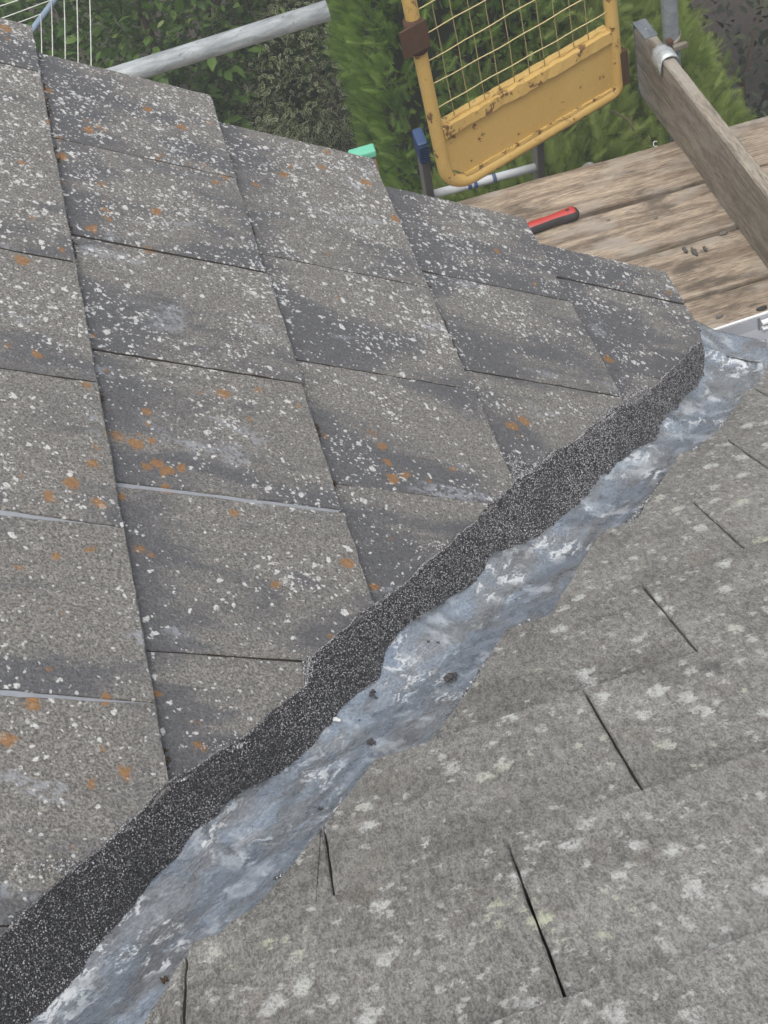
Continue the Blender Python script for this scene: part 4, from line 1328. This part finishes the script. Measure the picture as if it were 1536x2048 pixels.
for q in (0.2, 0.45, 0.7, 0.9):
    m2 = me.copy(); a = m2.attributes.new('rnd', 'FLOAT', 'POINT'); a.data.foreach_set('value', [q] * len(LEAF_V)); leaf_meshes.append(m2)
p, o, rr = shell(2600, c, rad, 0.88, 0.2, 3, 0.5, GROUND + 0.8)
face = ((p - CAM) * o).sum(1) < 0
p, o = p[face], o[face] + RNG.normal(0, 0.4, (face.sum(), 3))
Rm = rot_to(o, RNG.uniform(-0.5, 0.5, len(p)))
inv = world_of(sh1).inverted()
cnt = 0
for i in range(len(p)):
    v = p[i] - CAM; zc = v @ FW
    ux, uy = 768 + FOC * (v @ IX) / zc, 1024 + FOC * (v @ IY) / zc
    if not (60 < ux < 720 and -40 < uy < 230) or cnt >= 290: continue
    cnt += 1
    s = random.uniform(0.05, 0.095)
    ob = bpy.data.objects.new('leaf', leaf_meshes[i % 4]); COL.objects.link(ob); ob.parent = sh1
    R3 = Matrix(Rm[i].tolist()).to_4x4()
    ob.matrix_basis = inv @ Matrix.Translation(p[i].tolist()) @ R3 @ Matrix.Scale(s, 4)
stems(sh1, (c[0], c[1], GROUND), [c + np.array(rad) * np.array(t) for t in ((0.5, 0, 0.5), (-0.5, 0.2, 0.4), (0, -0.5, 0.5), (0.1, 0.4, 0.6))])

# variegated shrub
M_VAR = mat_leaf('cream_edged_leaf', (0.060, 0.085, 0.042), (0.105, 0.135, 0.066), (0.15, 0.185, 0.09), edge=(0.62, 0.62, 0.42), rough=0.5)
c = gpt((605, 120), -1.95)
sh2 = empty('variegated_shrub', (c[0], c[1], GROUND)); tag(sh2, 'rounded shrub with small cream-edged leaves below the pale tube end', 'shrub')
rad = (0.42, 0.42, 0.60)
p, o, rr = shell(7500, c, rad, 0.75, 0.16, 5, 0.3, GROUND + 0.05)
o += RNG.normal(0, 0.6, o.shape)
scatter('foliage', VAR_V, VAR_F, p, o, RNG.uniform(-0.9, 0.9, len(p)), RNG.uniform(0.030, 0.058, len(p)), RNG.uniform(0, 1, len(p)), M_VAR, sh2, rims=VAR_RIM)
stems(sh2, (c[0], c[1], GROUND), [c + np.array(rad) * np.array(t) for t in ((0.5, 0, 0.5), (-0.5, 0.2, 0.4), (0, -0.5, 0.5))], 0.018)

# clipped conifer hedge
M_HEDGE = mat_leaf('fresh_conifer_green', (0.105, 0.180, 0.036), (0.215, 0.330, 0.070), (0.320, 0.440, 0.120), rough=0.6)
hx = float(on_plane((712, 175), (0, 1, 0), 3.05)[0]) + 0.09
hc = np.array([hx + 0.40, 3.45, -1.25]); hr = np.array([0.43, 0.50, 1.65])
hedge = empty('conifer_hedge', (hc[0], hc[1], GROUND)); tag(hedge, 'bright green clipped conifer hedge left of the yellow gate', 'hedge')
n = 22000
d = RNG.uniform(-1, 1, (n, 3)); ax = RNG.integers(0, 3, n); sg = RNG.choice([-1, 1], n)
ax = np.where(ax == 2, RNG.integers(0, 2, n), ax)
ax[: n // 7] = 2; sg[: n // 7] = 1
d[np.arange(n), ax] = sg * RNG.uniform(0.84, 1.0, n)
sup = (np.abs(d[:, 0]) ** 5 + np.abs(d[:, 1]) ** 5) ** 0.2
d[:, :2] /= np.maximum(sup, 0.8)[:, None]
p = hc + d * hr
p += (vnoise(p, 4.5, 8, 3) * 0.09)[:, None] * np.sign(d) * np.eye(3)[ax]
o = np.eye(3)[ax] * sg[:, None] * 0.6 + np.array([0, 0, 0.9]) + RNG.normal(0, 0.35, (n, 3))
scatter('foliage', SPR_V, SPR_F, p, o, RNG.uniform(-1.5, 1.5, n), RNG.uniform(0.045, 0.095, n), np.clip(0.5 + 0.5 * vnoise(p, 7, 12, 3) + RNG.normal(0, 0.22, n), 0, 1), M_HEDGE, hedge)
M_CORE = mat_plain('dark_inner_twigs', (0.012, 0.016, 0.007), (0.025, 0.030, 0.014), 1.0, 20)  # near-black colour for the solid core behind the sprays
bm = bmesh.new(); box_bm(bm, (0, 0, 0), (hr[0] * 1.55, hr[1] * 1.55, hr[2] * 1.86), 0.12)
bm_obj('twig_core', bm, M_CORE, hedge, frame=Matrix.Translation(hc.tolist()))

# loose juniper bush beyond the platform
M_JUN = mat_leaf('juniper_green', (0.130, 0.175, 0.046), (0.280, 0.350, 0.100), (0.410, 0.480, 0.165), rough=0.6)
jn = empty('juniper_bush', (0.75, 2.9, GROUND)); tag(jn, 'feathery yellow-green juniper bush behind the gate and toe board', 'bush')
PP, OO, RR = [], [], []
for cen, rad, n, sd in (((0.55, 2.85, -1.75), (0.62, 0.60, 0.62), 10200, 61), ((1.00, 2.95, -1.70), (0.48, 0.62, 0.60), 8160, 62), ((0.30, 2.45, -1.75), (0.55, 0.42, 0.55), 6800, 63),
                        ((0.75, 3.50, -1.60), (0.55, 0.55, 0.75), 6800, 64), ((0.95, 2.35, -1.80), (0.38, 0.36, 0.50), 4760, 65),
                        (gpt((960, 60), -1.35), (0.42, 0.45, 0.60), 5200, 66), (gpt((1120, 60), -1.35), (0.46, 0.45, 0.60), 5600, 67), (gpt((1280, 40), -1.5), (0.36, 0.45, 0.60), 3600, 68)):
    p, o, rr = shell(n, cen, rad, 0.72, 0.24, sd, 0.5)
    PP.append(p); OO.append(o); RR.append(np.clip(0.45 + 0.5 * vnoise(p, 5, 70, 3) + RNG.normal(0, 0.2, len(p)), 0, 1))
p, o, r_ = np.concatenate(PP), np.concatenate(OO), np.concatenate(RR)
vv_ = p - CAM
zz_ = vv_ @ FW
ux, uy = 768 + FOC * (vv_ @ IX) / zz_, 1024 + FOC * (vv_ @ IY) / zz_
keep = ux < 1372 + 0.55 * (uy - 70) + RNG.normal(0, 16, len(p))        # the bush ends there; dark ground beyond
p, o, r_ = p[keep], o[keep], r_[keep]
o += RNG.normal(0, 0.55, o.shape) + np.array([0.25, -0.2, 0.1])
scatter('foliage', SPR_V, SPR_F, p, o, RNG.uniform(-1.5, 1.5, len(p)), RNG.uniform(0.045, 0.115, len(p)), r_, M_JUN, jn)
M_DEAD = mat_leaf('withered_juniper', (0.13, 0.065, 0.03), (0.20, 0.11, 0.05), (0.26, 0.16, 0.08), rough=0.8)
sel = RNG.choice(len(p), 130, replace=False)
scatter('withered_sprays', SPR_V, SPR_F, p[sel] + 0.02, o[sel], RNG.uniform(-0.8, 0.8, 130), RNG.uniform(0.06, 0.11, 130), RNG.uniform(0, 1, 130), M_DEAD, jn)
stems(jn, (0.72, 2.9, GROUND), [(0.4, 2.6, -1.5), (1.0, 3.0, -1.5), (0.7, 3.3, -1.4), (0.95, 2.4, -1.7)], 0.03)
tube('bare_twig', [gpt((1225, 222), -1.15), gpt((1258, 240), -1.13), gpt((1268, 262), -1.15)], 0.004, M_BARK, jn, 5)

# dark shrub at the far right
M_DARK = mat_leaf('dark_green_leaf', (0.018, 0.024, 0.014), (0.034, 0.046, 0.024), (0.075, 0.092, 0.052), rough=0.45, trans=0.12)  # dark tone is set in the leaf colour itself
c = gpt((1480, 30), -2.0)
sh3 = empty('dark_shrub', (c[0], c[1], GROUND)); tag(sh3, 'dark sparse-leaved shrub at the far right', 'shrub')
p, o, rr = shell(2600, c, (0.75, 0.75, 0.72), 0.6, 0.22, 9, 0.3, GROUND + 0.1)
o += RNG.normal(0, 0.6, o.shape)
scatter('foliage', LEAF_V, LEAF_F, p, o, RNG.uniform(-0.8, 0.8, len(p)), RNG.uniform(0.04, 0.085, len(p)), RNG.uniform(0, 1, len(p)) ** 1.6, M_DARK, sh3)
stems(sh3, (c[0], c[1], GROUND), [c + np.array(t) for t in ((0.3, 0, 0.4), (-0.3, 0.2, 0.3), (0, -0.3, 0.3))], 0.02)

# loose mixed shrub that fills the gap between the broadleaf one and the hedge
M_MIX = mat_leaf('mid_green_leaf', (0.060, 0.110, 0.028), (0.135, 0.205, 0.052), (0.235, 0.305, 0.090), rough=0.5)
c = gpt((480, -60), -1.6)
sh4 = empty('small_leaved_shrub', (c[0], c[1], GROUND)); tag(sh4, 'small-leaved green shrub between the broad-leaved one and the hedge', 'shrub')
p, o, rr = shell(9000, c, (0.95, 0.65, 1.05), 0.7, 0.22, 14, 0.5, GROUND + 0.1)
o += RNG.normal(0, 0.6, o.shape)
scatter('foliage', LEAF_V, LEAF_F, p, o, RNG.uniform(-0.8, 0.8, len(p)), RNG.uniform(0.032, 0.062, len(p)), np.clip(RNG.uniform(0, 1, len(p)), 0, 1), M_MIX, sh4)
stems(sh4, (c[0], c[1], GROUND), [c + np.array(t) for t in ((0.3, 0, 0.4), (-0.3, 0.2, 0.3), (0, -0.3, 0.3))], 0.025)

# ------------------------------------------------------------------ added haze volume, imitates the veiling glare of the lens
HZ = 0.015
k = NT('lens_veil_haze')
k.t.nodes.remove(k.bsdf)
pv = k.n('ShaderNodeVolumePrincipled')
pv.inputs['Color'].default_value = (0.93, 0.95, 0.97, 1)
pv.inputs['Density'].default_value = HZ
pv.inputs['Anisotropy'].default_value = 0.2
k.t.links.new(pv.outputs[0], k.out.inputs['Volume'])
if HZ > 0:
    hz = box('haze', (0, 3, (GROUND - 1.0 + 2.6) / 2), (640, 640, 2.6 - (GROUND - 1.0)), k.m)
    tag(hz, 'thin haze added over the roof and garden to imitate lens veil', None, None, 'stuff')
